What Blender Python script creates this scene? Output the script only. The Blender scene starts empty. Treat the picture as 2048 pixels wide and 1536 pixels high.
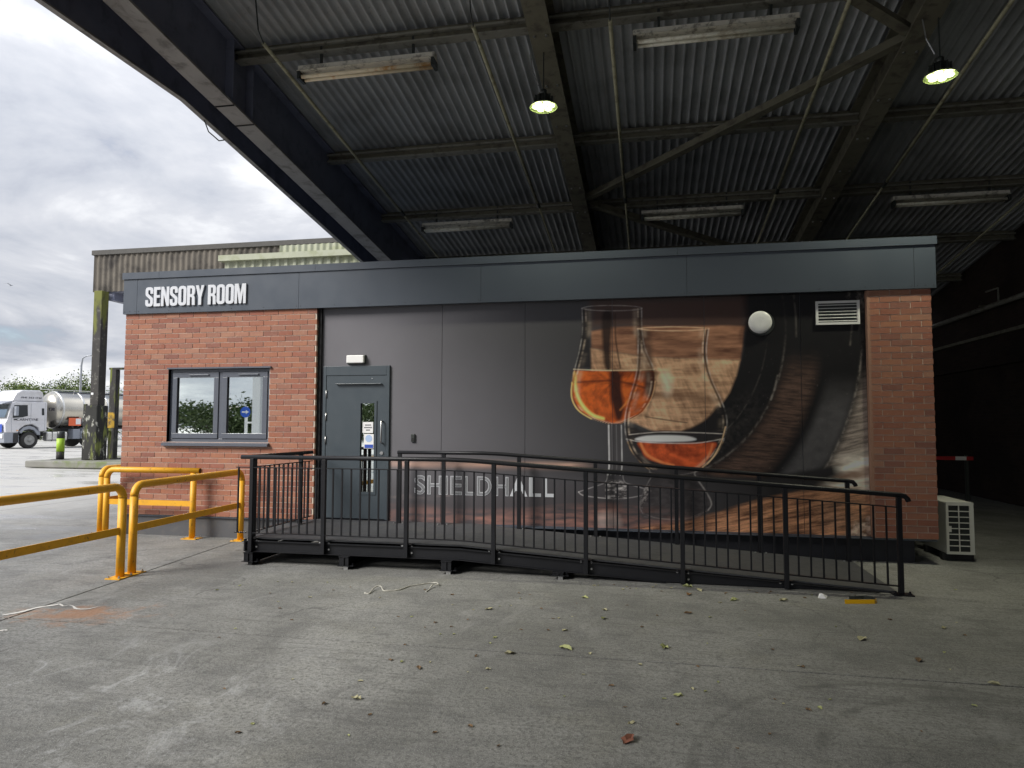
import bpy, bmesh, math, random
import numpy as np
from mathutils import Vector, Matrix
random.seed(7); rng = np.random.default_rng(7)
S = bpy.context.scene
# ------------------------------------------------------------------ camera
W, H, FPX = 2048, 1536, 1390.0
YAW, PITCH, ROLL = math.radians(-11.357), math.radians(3.398), math.radians(0.170)
CAM = Vector((0, -8.934, 1.60))
fw = Vector((math.sin(YAW)*math.cos(PITCH), math.cos(YAW)*math.cos(PITCH), math.sin(PITCH)))
rt = Vector((math.cos(YAW), -math.sin(YAW), 0)); up = rt.cross(fw)
RT = math.cos(ROLL)*rt + math.sin(ROLL)*up; UP = -math.sin(ROLL)*rt + math.cos(ROLL)*up
cd = bpy.data.cameras.new('camera'); cam = bpy.data.objects.new('camera', cd); S.collection.objects.link(cam)
cd.sensor_width = 36; cd.lens = FPX/W*36; cd.clip_end = 2000; cd.clip_start = 0.05
cam.matrix_world = Matrix(((RT.x, UP.x, -fw.x, CAM.x), (RT.y, UP.y, -fw.y, CAM.y), (RT.z, UP.z, -fw.z, CAM.z), (0, 0, 0, 1)))
S.camera = cam
# ------------------------------------------------------------------ sky, sun, exposure
SUN_AZ, SUN_EL = math.radians(-134), math.radians(36)       # azimuth from +Y towards +X: from the left, a little behind the camera
SUN_STRENGTH, SUN_ANGLE = 2.6, math.radians(24)
CLOUD_GAIN, SKY_STRENGTH = 0.56, 0.10
S.view_settings.view_transform = 'Standard'; S.view_settings.look = 'None'
S.view_settings.gamma = 1; S.view_settings.use_curve_mapping = False
S.view_settings.exposure = 0.85
wd = bpy.data.worlds.new('World'); S.world = wd; wd.use_nodes = True
def make_sky():
    nt = wd.node_tree; N = nt.nodes; L = nt.links; N.clear()
    out = N.new('ShaderNodeOutputWorld'); bg = N.new('ShaderNodeBackground'); bg.inputs[1].default_value = SKY_STRENGTH
    sky = N.new('ShaderNodeTexSky'); sky.sky_type = 'NISHITA'; sky.sun_disc = False
    sky.sun_elevation = SUN_EL; sky.sun_rotation = SUN_AZ
    tc = N.new('ShaderNodeTexCoord'); sep = N.new('ShaderNodeSeparateXYZ'); L.new(tc.outputs['Generated'], sep.inputs[0])
    def math_(op, a, b=None, cl=False):
        n = N.new('ShaderNodeMath'); n.operation = op; n.use_clamp = cl
        for i, v in enumerate((a, b)):
            if v is None: continue
            if isinstance(v, (int, float)): n.inputs[i].default_value = v
            else: L.new(v, n.inputs[i])
        return n.outputs[0]
    zz = math_('ADD', math_('MAXIMUM', sep.outputs[2], 0.0), 0.22)
    px = math_('DIVIDE', sep.outputs[0], zz); py = math_('DIVIDE', sep.outputs[1], zz)
    cmb = N.new('ShaderNodeCombineXYZ'); L.new(px, cmb.inputs[0]); L.new(py, cmb.inputs[1]); cmb.inputs[2].default_value = 3.7
    def noise(scale, det, rough, dist, off):
        mp = N.new('ShaderNodeMapping'); mp.inputs['Location'].default_value = off; L.new(cmb.outputs[0], mp.inputs[0])
        n = N.new('ShaderNodeTexNoise'); n.inputs['Scale'].default_value = scale; n.inputs['Detail'].default_value = det
        n.inputs['Roughness'].default_value = rough; n.inputs['Distortion'].default_value = dist; L.new(mp.outputs[0], n.inputs['Vector'])
        return n.outputs[0]
    n1 = noise(1.25, 8, .56, .6, (2.1, .4, 0)); n2 = noise(3.4, 7, .6, .3, (5.2, 8.1, 2)); n3 = noise(.55, 3, .5, 0, (9, 3, 1))
    f = math_('ADD', math_('MULTIPLY', n1, .62), math_('ADD', math_('MULTIPLY', n2, .22), math_('MULTIPLY', n3, .30)))
    cr = N.new('ShaderNodeValToRGB'); L.new(f, cr.inputs[0]); e = cr.color_ramp.elements
    e[0].position = .47; e[0].color = (.38, .41, .50, 1); e[1].position = .74; e[1].color = (1.28, 1.29, 1.30, 1)
    for p, c in ((.54, (.56, .59, .66)), (.60, (.68, .70, .755)), (.66, (.92, .935, .965))):
        k = cr.color_ramp.elements.new(p); k.color = (*c, 1)
    cl = N.new('ShaderNodeVectorMath'); cl.operation = 'SCALE'; L.new(cr.outputs[0], cl.inputs[0]); L.new(math_('MULTIPLY', math_('ADD', math_('MULTIPLY', math_('POWER', math_('MAXIMUM', sep.outputs[2], 0.0), 1.5), 1.3), .95), CLOUD_GAIN/SKY_STRENGTH), cl.inputs['Scale'])   # overcast skies brighten towards the zenith
    # small gaps of blue between the clouds
    gap = N.new('ShaderNodeValToRGB'); L.new(f, gap.inputs[0]); g = gap.color_ramp.elements
    g[0].position = .40; g[0].color = (.25, .25, .25, 1); g[1].position = .52; g[1].color = (1, 1, 1, 1)
    mx = N.new('ShaderNodeMix'); mx.data_type = 'RGBA'; L.new(gap.outputs[0], mx.inputs[0]); L.new(sky.outputs[0], mx.inputs[6]); L.new(cl.outputs[0], mx.inputs[7])
    L.new(mx.outputs[2], bg.inputs[0]); L.new(bg.outputs[0], out.inputs[0])
make_sky()
sl = bpy.data.lights.new('sun', 'SUN'); sl.energy = SUN_STRENGTH; sl.angle = SUN_ANGLE; sl.color = (1, .96, .90)
so = bpy.data.objects.new('sun', sl); S.collection.objects.link(so)
sd = Vector((math.sin(SUN_AZ)*math.cos(SUN_EL), math.cos(SUN_AZ)*math.cos(SUN_EL), math.sin(SUN_EL)))
so.rotation_euler = (-sd).to_track_quat('-Z', 'Y').to_euler(); so.location = sd*40
S.render.engine = 'CYCLES'; S.cycles.use_denoising = True; S.cycles.max_bounces = 8; S.cycles.diffuse_bounces = 5
S.cycles.sample_clamp_indirect = 6.0; S.cycles.caustics_reflective = False; S.cycles.caustics_refractive = False
# ------------------------------------------------------------------ pixel -> place (a pixel is a direction; the plane it touches gives the distance)
def ray(u, v): return (fw + RT*((u-W/2)/FPX) - UP*((v-H/2)/FPX)).normalized()
def onX(u, v, x): d = ray(u, v); return CAM + d*((x-CAM.x)/d.x)
def onY(u, v, y): d = ray(u, v); return CAM + d*((y-CAM.y)/d.y)
def onZ(u, v, z=0.0): d = ray(u, v); return CAM + d*((z-CAM.z)/d.z)
# ------------------------------------------------------------------ helpers
COL = S.collection
class MB:
    def __init__(s): s.v = []; s.f = []
    def quadbox(s, p):          # 8 points: bottom 4 (ccw), top 4
        n = len(s.v); s.v += [tuple(q) for q in p]
        s.f += [tuple(n+i for i in q) for q in ((3, 2, 1, 0), (4, 5, 6, 7), (0, 1, 5, 4), (1, 2, 6, 5), (2, 3, 7, 6), (3, 0, 4, 7))]; return s
    def box(s, x0, x1, y0, y1, z0, z1):
        return s.quadbox([(x0, y0, z0), (x1, y0, z0), (x1, y1, z0), (x0, y1, z0), (x0, y0, z1), (x1, y0, z1), (x1, y1, z1), (x0, y1, z1)])
    def sbox(s, x0, x1, y0, y1, zb, zt, t):   # box that falls with slope t along y (z given at y=0)
        return s.quadbox([(x, y, z-t*y) for z in (zb, zt) for x, y in ((x0, y0), (x1, y0), (x1, y1), (x0, y1))])
    def xbox(s, x0, x1, y0, y1, zb0, zt0, zb1, zt1):   # box whose bottom and top change along x
        return s.quadbox([(x0, y0, zb0), (x1, y0, zb1), (x1, y1, zb1), (x0, y1, zb0), (x0, y0, zt0), (x1, y0, zt1), (x1, y1, zt1), (x0, y1, zt0)])
    def beam(s, a, b, w, h):    # rectangular bar a->b, width w (horizontal), height h
        a = Vector(a); b = Vector(b); d = (b-a).normalized(); r = d.cross(Vector((0, 0, 1)))
        r = Vector((1, 0, 0)) if r.length < 1e-4 else r.normalized()
        u = r.cross(d); P = []
        for su in (-1, 1):
            for p, q in ((a, -1), (a, 1), (b, 1), (b, -1)): P.append(p + r*(q*w/2) + u*(su*h/2))
        return s.quadbox([P[0], P[1], P[2], P[3], P[4], P[5], P[6], P[7]])
    def tube(s, pts, r, n=12, cap=True):
        pts = [Vector(p) for p in pts]; rings = []; prev = None; k0 = len(s.v)
        for i, p in enumerate(pts):
            d = (pts[min(i+1, len(pts)-1)]-pts[max(i-1, 0)]).normalized()
            if prev is None: a = d.orthogonal().normalized()
            else: a = (prev - d*prev.dot(d)).normalized()
            prev = a; b = d.cross(a); rr = r[i] if isinstance(r, (list, tuple)) else r
            s.v += [tuple(p + (a*math.cos(2*math.pi*k/n) + b*math.sin(2*math.pi*k/n))*rr) for k in range(n)]
        for i in range(len(pts)-1):
            for k in range(n):
                a0 = k0+i*n+k; a1 = k0+i*n+(k+1) % n; s.f.append((a0, a1, a1+n, a0+n))
        if cap:
            s.f.append(tuple(k0+k for k in reversed(range(n)))); e = k0+(len(pts)-1)*n; s.f.append(tuple(e+k for k in range(n)))
        return s
    def prism(s, poly, fn, d0, d1):     # poly of 2d points, fn(a,b,d)->3d
        n = len(poly); k = len(s.v)
        s.v += [tuple(fn(a, b, d0)) for a, b in poly] + [tuple(fn(a, b, d1)) for a, b in poly]
        s.f.append(tuple(range(k, k+n))); s.f.append(tuple(k+n+i for i in reversed(range(n))))
        for i in range(n): j = (i+1) % n; s.f.append((k+i, k+n+i, k+n+j, k+j))
        return s
    def lathe(s, prof, c, axis='z', n=24, cap=True):  # prof: (r, h)
        k = len(s.v); c = Vector(c)
        for r, h in prof:
            for i in range(n):
                a = 2*math.pi*i/n; p = {'z': (r*math.cos(a), r*math.sin(a), h), 'y': (r*math.cos(a), h, r*math.sin(a)), 'x': (h, r*math.cos(a), r*math.sin(a))}[axis]
                s.v.append(tuple(c+Vector(p)))
        for j in range(len(prof)-1):
            for i in range(n): a0 = k+j*n+i; a1 = k+j*n+(i+1) % n; s.f.append((a0, a1, a1+n, a0+n))
        if cap: s.f.append(tuple(k+i for i in range(n))); e = k+(len(prof)-1)*n; s.f.append(tuple(e+i for i in range(n)))
        return s
    def mesh(s, name, mat, smooth=False):
        me = bpy.data.meshes.new(name); me.from_pydata(s.v, [], s.f)
        bm = bmesh.new(); bm.from_mesh(me); bmesh.ops.recalc_face_normals(bm, faces=bm.faces); bm.to_mesh(me); bm.free()
        if mat: me.materials.append(mat)
        if smooth:
            me.polygons.foreach_set('use_smooth', [len(p.vertices) == 4 for p in me.polygons])
        return me
    def build(s, name, mat, parent=None, smooth=False, bevel=0):
        return put(name, s.mesh(name, mat, smooth), parent, bevel)
def put(name, me, parent=None, bevel=0, loc=None):
    o = bpy.data.objects.new(name, me); COL.objects.link(o)
    if loc is not None: o.location = loc
    if parent is not None:
        o.parent = parent
        if parent.type == 'EMPTY' and parent.get('_abs'): o.matrix_parent_inverse = Matrix.Translation(-Vector(parent.location))
    if bevel:
        m = o.modifiers.new('bevel', 'BEVEL'); m.width = bevel; m.segments = 2; m.limit_method = 'ANGLE'; m.angle_limit = math.radians(50)
    return o
def tag(o, label, cat, group=None):
    o['label'] = label; o['category'] = cat
    if group: o['group'] = group
    return o
def struct(o): o['kind'] = 'structure'; return o
def stuff(o): o['kind'] = 'stuff'; return o
def thing(name, label, cat, loc=(0, 0, 0), group=None, rotz=0, absolute=True):
    o = bpy.data.objects.new(name, None); COL.objects.link(o); o.location = loc; o.rotation_euler = (0, 0, rotz); o.empty_display_size = .2
    if absolute: o['_abs'] = 1
    return tag(o, label, cat, group)
def srgb(*c):
    return tuple((x/255/12.92 if x/255 <= .04045 else ((x/255+.055)/1.055)**2.4) for x in c)
class NT:
    def __init__(s, name):
        s.m = bpy.data.materials.new(name); s.m.use_nodes = True; s.N = s.m.node_tree.nodes; s.L = s.m.node_tree.links
        s.p = s.N['Principled BSDF']; s.out = s.N['Material Output']
    def n(s, t, **kw):
        o = s.N.new(t)
        for k, v in kw.items(): setattr(o, k, v)
        return o
    def set(s, sock, v):
        if isinstance(v, bpy.types.NodeSocket): s.L.new(v, sock)
        elif isinstance(v, (tuple, list)) and len(v) == 3 and sock.type == 'RGBA': sock.default_value = (*v, 1)
        else: sock.default_value = v
    def math(s, op, a, b=None, c=None, clamp=False):
        o = s.n('ShaderNodeMath', operation=op, use_clamp=clamp)
        for i, v in enumerate((a, b, c)):
            if v is not None: s.set(o.inputs[i], v)
        return o.outputs[0]
    def vmath(s, op, a, b=None):
        o = s.n('ShaderNodeVectorMath', operation=op); s.set(o.inputs[0], a)
        if b is not None: s.set(o.inputs[1], b)
        return o
    def pos(s): return s.n('ShaderNodeNewGeometry').outputs['Position']
    def obj(s): return s.n('ShaderNodeTexCoord').outputs['Object']
    def map(s, v, scale=(1, 1, 1), loc=(0, 0, 0), rot=(0, 0, 0)):
        o = s.n('ShaderNodeMapping'); s.set(o.inputs[0], v); o.inputs['Scale'].default_value = scale; o.inputs['Location'].default_value = loc; o.inputs['Rotation'].default_value = rot
        return o.outputs[0]
    def noise(s, v, scale, det=4, rough=.55, dist=0):
        o = s.n('ShaderNodeTexNoise'); s.set(o.inputs['Vector'], v); o.inputs['Scale'].default_value = scale; o.inputs['Detail'].default_value = det
        o.inputs['Roughness'].default_value = rough; o.inputs['Distortion'].default_value = dist; return o.outputs[0]
    def ramp(s, f, lo, hi): # smooth 0..1
        o = s.n('ShaderNodeMapRange', interpolation_type='SMOOTHSTEP'); s.set(o.inputs[0], f); o.inputs[1].default_value = lo; o.inputs[2].default_value = hi
        return o.outputs[0]
    def mix(s, f, a, b):
        o = s.n('ShaderNodeMix', data_type='RGBA'); s.set(o.inputs[0], f); s.set(o.inputs[6], a); s.set(o.inputs[7], b); return o.outputs[2]
    def mixf(s, f, a, b):
        o = s.n('ShaderNodeMix', data_type='FLOAT'); s.set(o.inputs[0], f); s.set(o.inputs[2], a); s.set(o.inputs[3], b); return o.outputs[0]
    def bump(s, h, strength=.3, dist=.01):
        o = s.n('ShaderNodeBump'); s.set(o.inputs['Height'], h); o.inputs['Strength'].default_value = strength; o.inputs['Distance'].default_value = dist
        s.L.new(o.outputs[0], s.p.inputs['Normal']); return o
    def base(s, c, rough=.5, metal=0, spec=.5):
        s.set(s.p.inputs['Base Color'], c); s.set(s.p.inputs['Roughness'], rough); s.p.inputs['Metallic'].default_value = metal; s.p.inputs['Specular IOR Level'].default_value = spec; return s
def mul(c, k): return tuple(x*k for x in c)
def M(name, col, rough=.5, metal=0, var=.18, scale=6, bump=0, bscale=80, spec=.5, dirt=None, damt=.5, dscale=3, rvar=.12, coords='pos'):
    t = NT(name); v = t.pos() if coords == 'pos' else t.obj()
    c = t.mix(t.noise(v, scale, 5), mul(col, 1-var), mul(col, 1+var))
    if dirt: c = t.mix(t.math('MULTIPLY', t.ramp(t.noise(v, dscale, 8, .65, .4), .48, .66), damt), c, dirt)
    r = t.mixf(t.noise(v, scale*1.7, 4), max(.03, rough-rvar), min(1, rough+rvar))
    t.base(c, r, metal, spec)
    if bump: t.bump(t.noise(v, bscale, 4), bump, .004)
    return t.m
# ------------------------------------------------------------------ materials
m_black = M('black_powder_coat', (.011, .0115, .014), .42, var=.2, spec=.28, bump=.08, bscale=300)
m_deck = M('ramp_deck_grit', (.055, .057, .064), .72, var=.35, scale=9, bump=.5, bscale=240, dirt=(.09, .088, .08), damt=.35)
def yellow_mat():
    t = NT('yellow_safety_paint'); v = t.pos(); c = t.mix(t.noise(v, 3, 5), (.74, .36, .012), (.82, .43, .020))
    c = t.mix(t.math('MULTIPLY', t.ramp(t.noise(v, 7, 8, .7, .5), .50, .68), .38), c, (.40, .20, .03))
    c = t.mix(t.math('MULTIPLY', t.ramp(t.noise(t.map(v, (1, 1, .5)), 22, 7, .75), .60, .65), .8), c, (.11, .06, .035))
    t.base(c, t.mixf(t.noise(v, 9, 4), .36, .62), 0, .5); t.bump(t.noise(v, 55, 4), .12, .003); return t.m
m_yellow = yellow_mat()
m_bolt = M('zinc_bolt', (.5, .5, .5), .35, .9)
m_fascia = M('grey_fascia_coating', (.062, .076, .098), .34, var=.06, scale=2, spec=.5)
m_frame = M('anthracite_frame', (.095, .106, .132), .35, var=.06, spec=.5)
m_doorm = M('dark_green_grey_door', (.052, .067, .080), .36, var=.06)
m_plinth = M('plinth_coating', (.085, .086, .092), .5, var=.12, scale=3, dirt=(.16, .15, .13), damt=.3, dscale=5)
m_dark = M('dark_gap', (.012, .012, .013), .8)
m_white = M('white_plastic', (.78, .78, .77), .35, var=.04)
m_letter = M('white_letter', (.60, .62, .66), .45, var=.03)
m_rubber = M('rubber', (.02, .02, .02), .8)
m_chrome = M('brushed_steel', (.55, .55, .55), .3, .95)
m_interior = M('interior_wall', (.62, .62, .58), .7, var=.05)
m_body = M('building_rear_cladding', (.07, .075, .085), .5)
m_roofsteel = M('edge_beam_paint', (.21, .225, .31), .55, var=.25, scale=2.5, dirt=(.07, .066, .06), damt=.4)
m_flange = M('bounce_lit_dusty_flange', (.30, .285, .27), .7, var=.25, scale=3, dirt=(.07, .062, .055), damt=.6, dscale=4)  # ground bounce light put into the paler flange tone, plus dirt
m_beam = M('dusty_beam_paint', (.155, .145, .105), .75, var=.3, scale=4, dirt=(.05, .042, .035), damt=.7, dscale=5, bump=.3, bscale=30)
m_purlin = M('weathered_purlin', (.25, .245, .21), .7, var=.25, scale=3, dirt=(.075, .06, .045), damt=.75, dscale=6)
m_rod = M('cream_rod', (.42, .40, .27), .55, var=.15, dirt=(.12, .10, .06), damt=.6, dscale=9)
m_batten = M('grimy_batten', (.78, .75, .66), .5, var=.15, dirt=(.06, .045, .025), damt=.7, dscale=9)
m_rust = M('rusty_batten', (.85, .74, .54), .65, var=.2, dirt=(.62, .29, .07), damt=.95, dscale=3.5, bump=.3)
m_tube = M('old_diffuser', (.82, .80, .68), .4, var=.12, dirt=(.30, .22, .10), damt=.5, dscale=8)
m_lampblack = M('lamp_housing', (.03, .035, .033), .4)
def corr_mat(name, col, dirt, damt):
    t = NT(name); v = t.pos()
    a = t.noise(t.map(v, (7, .25, 1)), 1.0, 6, .6, .3); b = t.noise(v, 1.3, 6, .6); c = t.noise(v, 26, 5, .7)
    k = t.mix(a, mul(col, .72), mul(col, 1.3)); k = t.mix(t.math('MULTIPLY', t.ramp(b, .42, .68), damt), k, dirt)
    k = t.mix(t.math('MULTIPLY', t.ramp(c, .60, .72), .5), k, mul(dirt, .5))
    t.base(k, .85, 0, .25); t.bump(t.noise(v, 60, 5), .3, .004); return t.m
m_roof = corr_mat('asbestos_cement_sheet', (.47, .485, .50), (.25, .255, .26), .55)
def brick_mat():
    t = NT('brick_face'); g = t.n('ShaderNodeNewGeometry'); oi = t.n('ShaderNodeObjectInfo')
    r = t.math('FRACT', t.math('ADD', t.math('MULTIPLY', g.outputs['Random Per Island'], 7.31), t.math('MULTIPLY', oi.outputs['Random'], 13.7)))
    r2 = t.math('FRACT', t.math('MULTIPLY', r, 17.3)); v = g.outputs['Position']
    cr = t.n('ShaderNodeValToRGB'); t.L.new(r, cr.inputs[0]); e = cr.color_ramp.elements
    cols = [(.27, .100, .064), (.34, .140, .084), (.38, .170, .100), (.30, .112, .074), (.39, .205, .135), (.22, .095, .072), (.36, .150, .086)]
    e[0].color = (*cols[0], 1); e[1].color = (*cols[-1], 1)
    for i, c in enumerate(cols[1:-1]): k = e.new((i+1)/6); k.color = (*c, 1)
    off = t.n('ShaderNodeCombineXYZ'); t.L.new(t.math('MULTIPLY', r2, 40), off.inputs[0])
    vv = t.vmath('ADD', v, off.outputs[0]).outputs[0]
    a = t.noise(t.map(vv, (6, 6, 24)), 1, 5, .65); c = t.mix(t.ramp(a, .3, .75), cr.outputs[0], t.mix(.65, cr.outputs[0], (.30, .14, .11)))
    c = t.mix(t.math('MULTIPLY', t.ramp(t.noise(vv, 34, 4), .57, .75), .55), c, (.52, .36, .26))
    t.base(c, .85, 0, .3); t.bump(t.noise(vv, 140, 5, .7), .5, .003); return t.m
m_brick = brick_mat()
m_mortar = M('mortar', (.60, .50, .42), .9, var=.15, scale=20, bump=.4, bscale=200)
def concrete():
    t = NT('concrete_yard'); v = t.pos(); sp = t.n('ShaderNodeSeparateXYZ'); t.L.new(v, sp.inputs[0]); X, Y = sp.outputs[0], sp.outputs[1]
    big = t.noise(v, .55, 6, .6, .5); mid = t.noise(v, 2.4, 8, .68, .3); fine = t.noise(v, 38, 6, .75); spk = t.noise(v, 140, 3, .7)
    c = t.mix(t.ramp(big, .3, .7), (.165, .167, .155), (.30, .302, .288))
    c = t.mix(t.math('MULTIPLY', t.ramp(mid, .45, .66), .65), c, (.115, .116, .113))
    c = t.mix(t.math('MULTIPLY', t.ramp(t.noise(v, 1.1, 7, .66, .8), .52, .70), .45), c, (.235, .232, .195))
    c = t.mix(t.math('MULTIPLY', t.ramp(fine, .45, .62), .75), c, (.085, .086, .083))
    c = t.mix(t.math('MULTIPLY', t.ramp(t.noise(v, 11, 7, .72, .6), .50, .66), .42), c, (.12, .12, .115))
    c = t.mix(t.math('MULTIPLY', t.ramp(spk, .53, .64), .62), c, (.47, .465, .45))
    c = t.mix(t.math('MULTIPLY', t.ramp(t.noise(t.map(v, (1.6, 20, 1)), 1.0, 6, .65, .4), .50, .66), .38), c, (.10, .10, .096))
    # pale cement scuffs running along the bay, in the near left of the yard
    sc = t.noise(t.map(v, (1.7, 1.2, 1), rot=(0, 0, .5)), 1.3, 10, .78, .9)
    near = t.math('MULTIPLY', t.ramp(X, -.6, -3.4), t.ramp(Y, -3.6, -5.2))
    c = t.mix(t.math('MULTIPLY', t.math('MULTIPLY', t.ramp(sc, .50, .64), near), .62), c, (.44, .45, .455))
    c = t.mix(t.math('MULTIPLY', t.ramp(t.noise(t.map(v, (1.4, .5, 1)), 1.6, 9, .75, .5), .56, .70), .35), c, (.37, .37, .36))
    vd = t.vmath('ADD', v, t.vmath('SCALE', t.n('ShaderNodeTexNoise').outputs['Color']).outputs[0]) if False else None
    wob = t.n('ShaderNodeTexNoise'); t.L.new(v, wob.inputs['Vector']); wob.inputs['Scale'].default_value = 1.6; wob.inputs['Detail'].default_value = 6
    vv = t.vmath('ADD', v, wob.outputs['Color']).outputs[0]
    vo = t.n('ShaderNodeTexVoronoi', feature='DISTANCE_TO_EDGE'); t.L.new(vv, vo.inputs['Vector']); vo.inputs['Scale'].default_value = .42
    ck = t.math('MULTIPLY', t.ramp(vo.outputs['Distance'], .0075, .001), t.ramp(t.noise(v, .9, 3), .50, .60)); c = t.mix(t.math('MULTIPLY', ck, .6), c, (.06, .06, .058))
    # rust stain with its own outline
    q = onZ(165, 1228); dx = t.math('SUBTRACT', X, q.x); dy = t.math('SUBTRACT', Y, q.y)
    d2 = t.math('SQRT', t.math('ADD', t.math('POWER', t.math('MULTIPLY', t.math('ADD', dx, t.math('MULTIPLY', dy, -.35)), 2.0), 2), t.math('POWER', t.math('MULTIPLY', dy, 3.4), 2)))
    rs = t.ramp(t.math('ADD', d2, t.math('MULTIPLY', t.math('SUBTRACT', t.noise(v, 4.5, 8, .7, .8), .5), 4.2)), 1.25, .0)
    c = t.mix(t.math('MULTIPLY', rs, .58), c, (.42, .18, .06))
    # black tyre scrub arcs
    for cx, cy, r0, w, a0 in TYRES:
        dx = t.math('SUBTRACT', X, cx); dy = t.math('SUBTRACT', Y, cy)
        rr = t.math('SQRT', t.math('ADD', t.math('POWER', dx, 2), t.math('POWER', dy, 2)))
        k = t.math('ABSOLUTE', t.math('SUBTRACT', rr, r0)); k = t.ramp(t.math('ADD', k, t.math('MULTIPLY', t.math('SUBTRACT', fine, .5), .05)), w, w*.25)
        k = t.math('MULTIPLY', k, t.ramp(t.math('ADD', t.math('MULTIPLY', dx, a0[0]), t.math('MULTIPLY', dy, a0[1])), a0[2], a0[2]+.7))
        c = t.mix(t.math('MULTIPLY', t.math('MULTIPLY', k, t.ramp(t.noise(v, 3.2, 6, .7), .36, .60)), .42), c, (.06, .06, .057))
    # wet, bright, smoother patches out in the open yard
    wet = t.math('MULTIPLY', t.ramp(t.noise(t.map(v, (.30, 1.1, 1)), 1.0, 6, .6, .4), .46, .60), t.ramp(X, -6.8, -9.5))
    c = t.mix(t.math('MULTIPLY', wet, .35), c, (.13, .13, .135))
    c = t.mix(t.math('MULTIPLY', t.ramp(X, -8, -15), .8), c, (.52, .51, .48))  # open-yard concrete painted paler so it bounces more light
    t.base(c, t.mixf(wet, t.mixf(mid, .62, .88), .22), 0, .45)
    hgt = t.math('ADD', t.math('MULTIPLY', fine, .5), t.math('ADD', t.math('MULTIPLY', mid, 1.6), t.math('MULTIPLY', spk, .25)))
    bp = t.bump(hgt, .8, .010)
    t.L.new(t.math('SUBTRACT', .85, t.math('MULTIPLY', wet, .7)), bp.inputs['Strength'])
    return t.m
def circ(pts):
    P = [onZ(*p) for p in pts]; A = np.array([[2*p.x, 2*p.y, 1] for p in P]); b = np.array([p.x**2+p.y**2 for p in P])
    s = np.linalg.lstsq(A, b, rcond=None)[0]; return s[0], s[1], math.sqrt(s[2]+s[0]**2+s[1]**2)
_c1 = circ([(1388, 1536), (1402, 1470), (1470, 1412), (1560, 1388), (1700, 1368)])
_c2 = circ([(1650, 1536), (1646, 1500), (1652, 1460), (1700, 1425)])
TYRES = [(*_c1, .042, (-1, .35, -.6)), (*_c2, .05, (-1, .2, -.3))]
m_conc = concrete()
def glass(name, tint, refl):
    t = NT(name); t.N.remove(t.p); gl = t.n('ShaderNodeBsdfGlossy'); gl.inputs['Roughness'].default_value = .01; gl.inputs['Color'].default_value = (.94, 1.0, .99, 1)
    tr = t.n('ShaderNodeBsdfTransparent'); tr.inputs[0].default_value = (*tint, 1)
    mx = t.n('ShaderNodeMixShader'); lw = t.n('ShaderNodeFresnel'); lw.inputs[0].default_value = 1.5
    t.L.new(t.math('ADD', t.math('MULTIPLY', lw.outputs[0], 1.2), refl, clamp=True), mx.inputs[0])
    t.L.new(tr.outputs[0], mx.inputs[1]); t.L.new(gl.outputs[0], mx.inputs[2]); t.L.new(mx.outputs[0], t.out.inputs[0]); return t.m
m_glass = glass('window_glass', (.80, .86, .84), .72)
m_glass2 = glass('vehicle_glass', (.25, .28, .30), .25)
def emit(name, col, st):
    t = NT(name); t.base(mul(col, .5), .4); t.set(t.p.inputs['Emission Color'], col); t.p.inputs['Emission Strength'].default_value = st; return t.m
# =================================================================== GROUND
g = MB(); g.v = [(-400, -300, -.022), (400, -300, -.022), (400, 500, -.022), (-400, 500, -.022)]; g.f = [(0, 1, 2, 3)]
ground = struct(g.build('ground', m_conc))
def jx(y): return -5.39 - .105*(max(min(y, .6), -9)+2.376)       # the skewed longitudinal joint beside the barrier
def slab(name, poly):
    m = MB(); n = len(poly); m.prism(poly, lambda a, b, d: (a, b, d), -.06, 0.0); return m.build(name, m_conc, ground)
GAP = .010
ys = [-16.0, -10.0, -4.02, .58, 6.2, 11.8]; xr = [2.9, 12.0]
for j in range(len(ys)-1):
    y0, y1 = ys[j]+GAP, ys[j+1]-GAP
    if y1 < 1.0:
        slab('slab', [(jx(y0)+GAP, y0), (xr[1], y0), (xr[1], y1), (jx(y1)+GAP, y1)])
        for i in range(4):
            a0, a1 = (jx(y0) if i == 0 else -5.6-6.2*i), -5.6-6.2*(i+1); b0, b1 = (jx(y1) if i == 0 else -5.6-6.2*i), a1
            slab('slab', [(a1+GAP, y0), (a0-GAP, y0), (b0-GAP, y1), (b1+GAP, y1)])
    else:
        for i in range(-2, 5):
            a0, a1 = -5.6-6.2*i, -5.6-6.2*(i+1); slab('slab', [(a1+GAP, y0), (a0-GAP, y0), (a0-GAP, y1), (a1+GAP, y1)])
m_seal = M('joint_dirt', (.045, .043, .04), .9, var=.4, scale=30)
MB().box(-5.6, 12, -4.035, -4.005, -.020, -.006).build('joint_filler', m_seal, ground)
MB().box(-30, -5.5, .565, .595, -.020, -.006).build('joint_filler', m_seal, ground)
MB().quadbox([(jx(y_)+o_, y_, z_) for z_ in (-.020, -.006) for y_, o_ in ((-9, -.014), (-9, .014), (.58, .014), (.58, -.014))]).build('joint_filler', m_seal, ground)
m_mark = M('worn_white_paint', (.66, .65, .62), .7, var=.2, scale=20)
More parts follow.
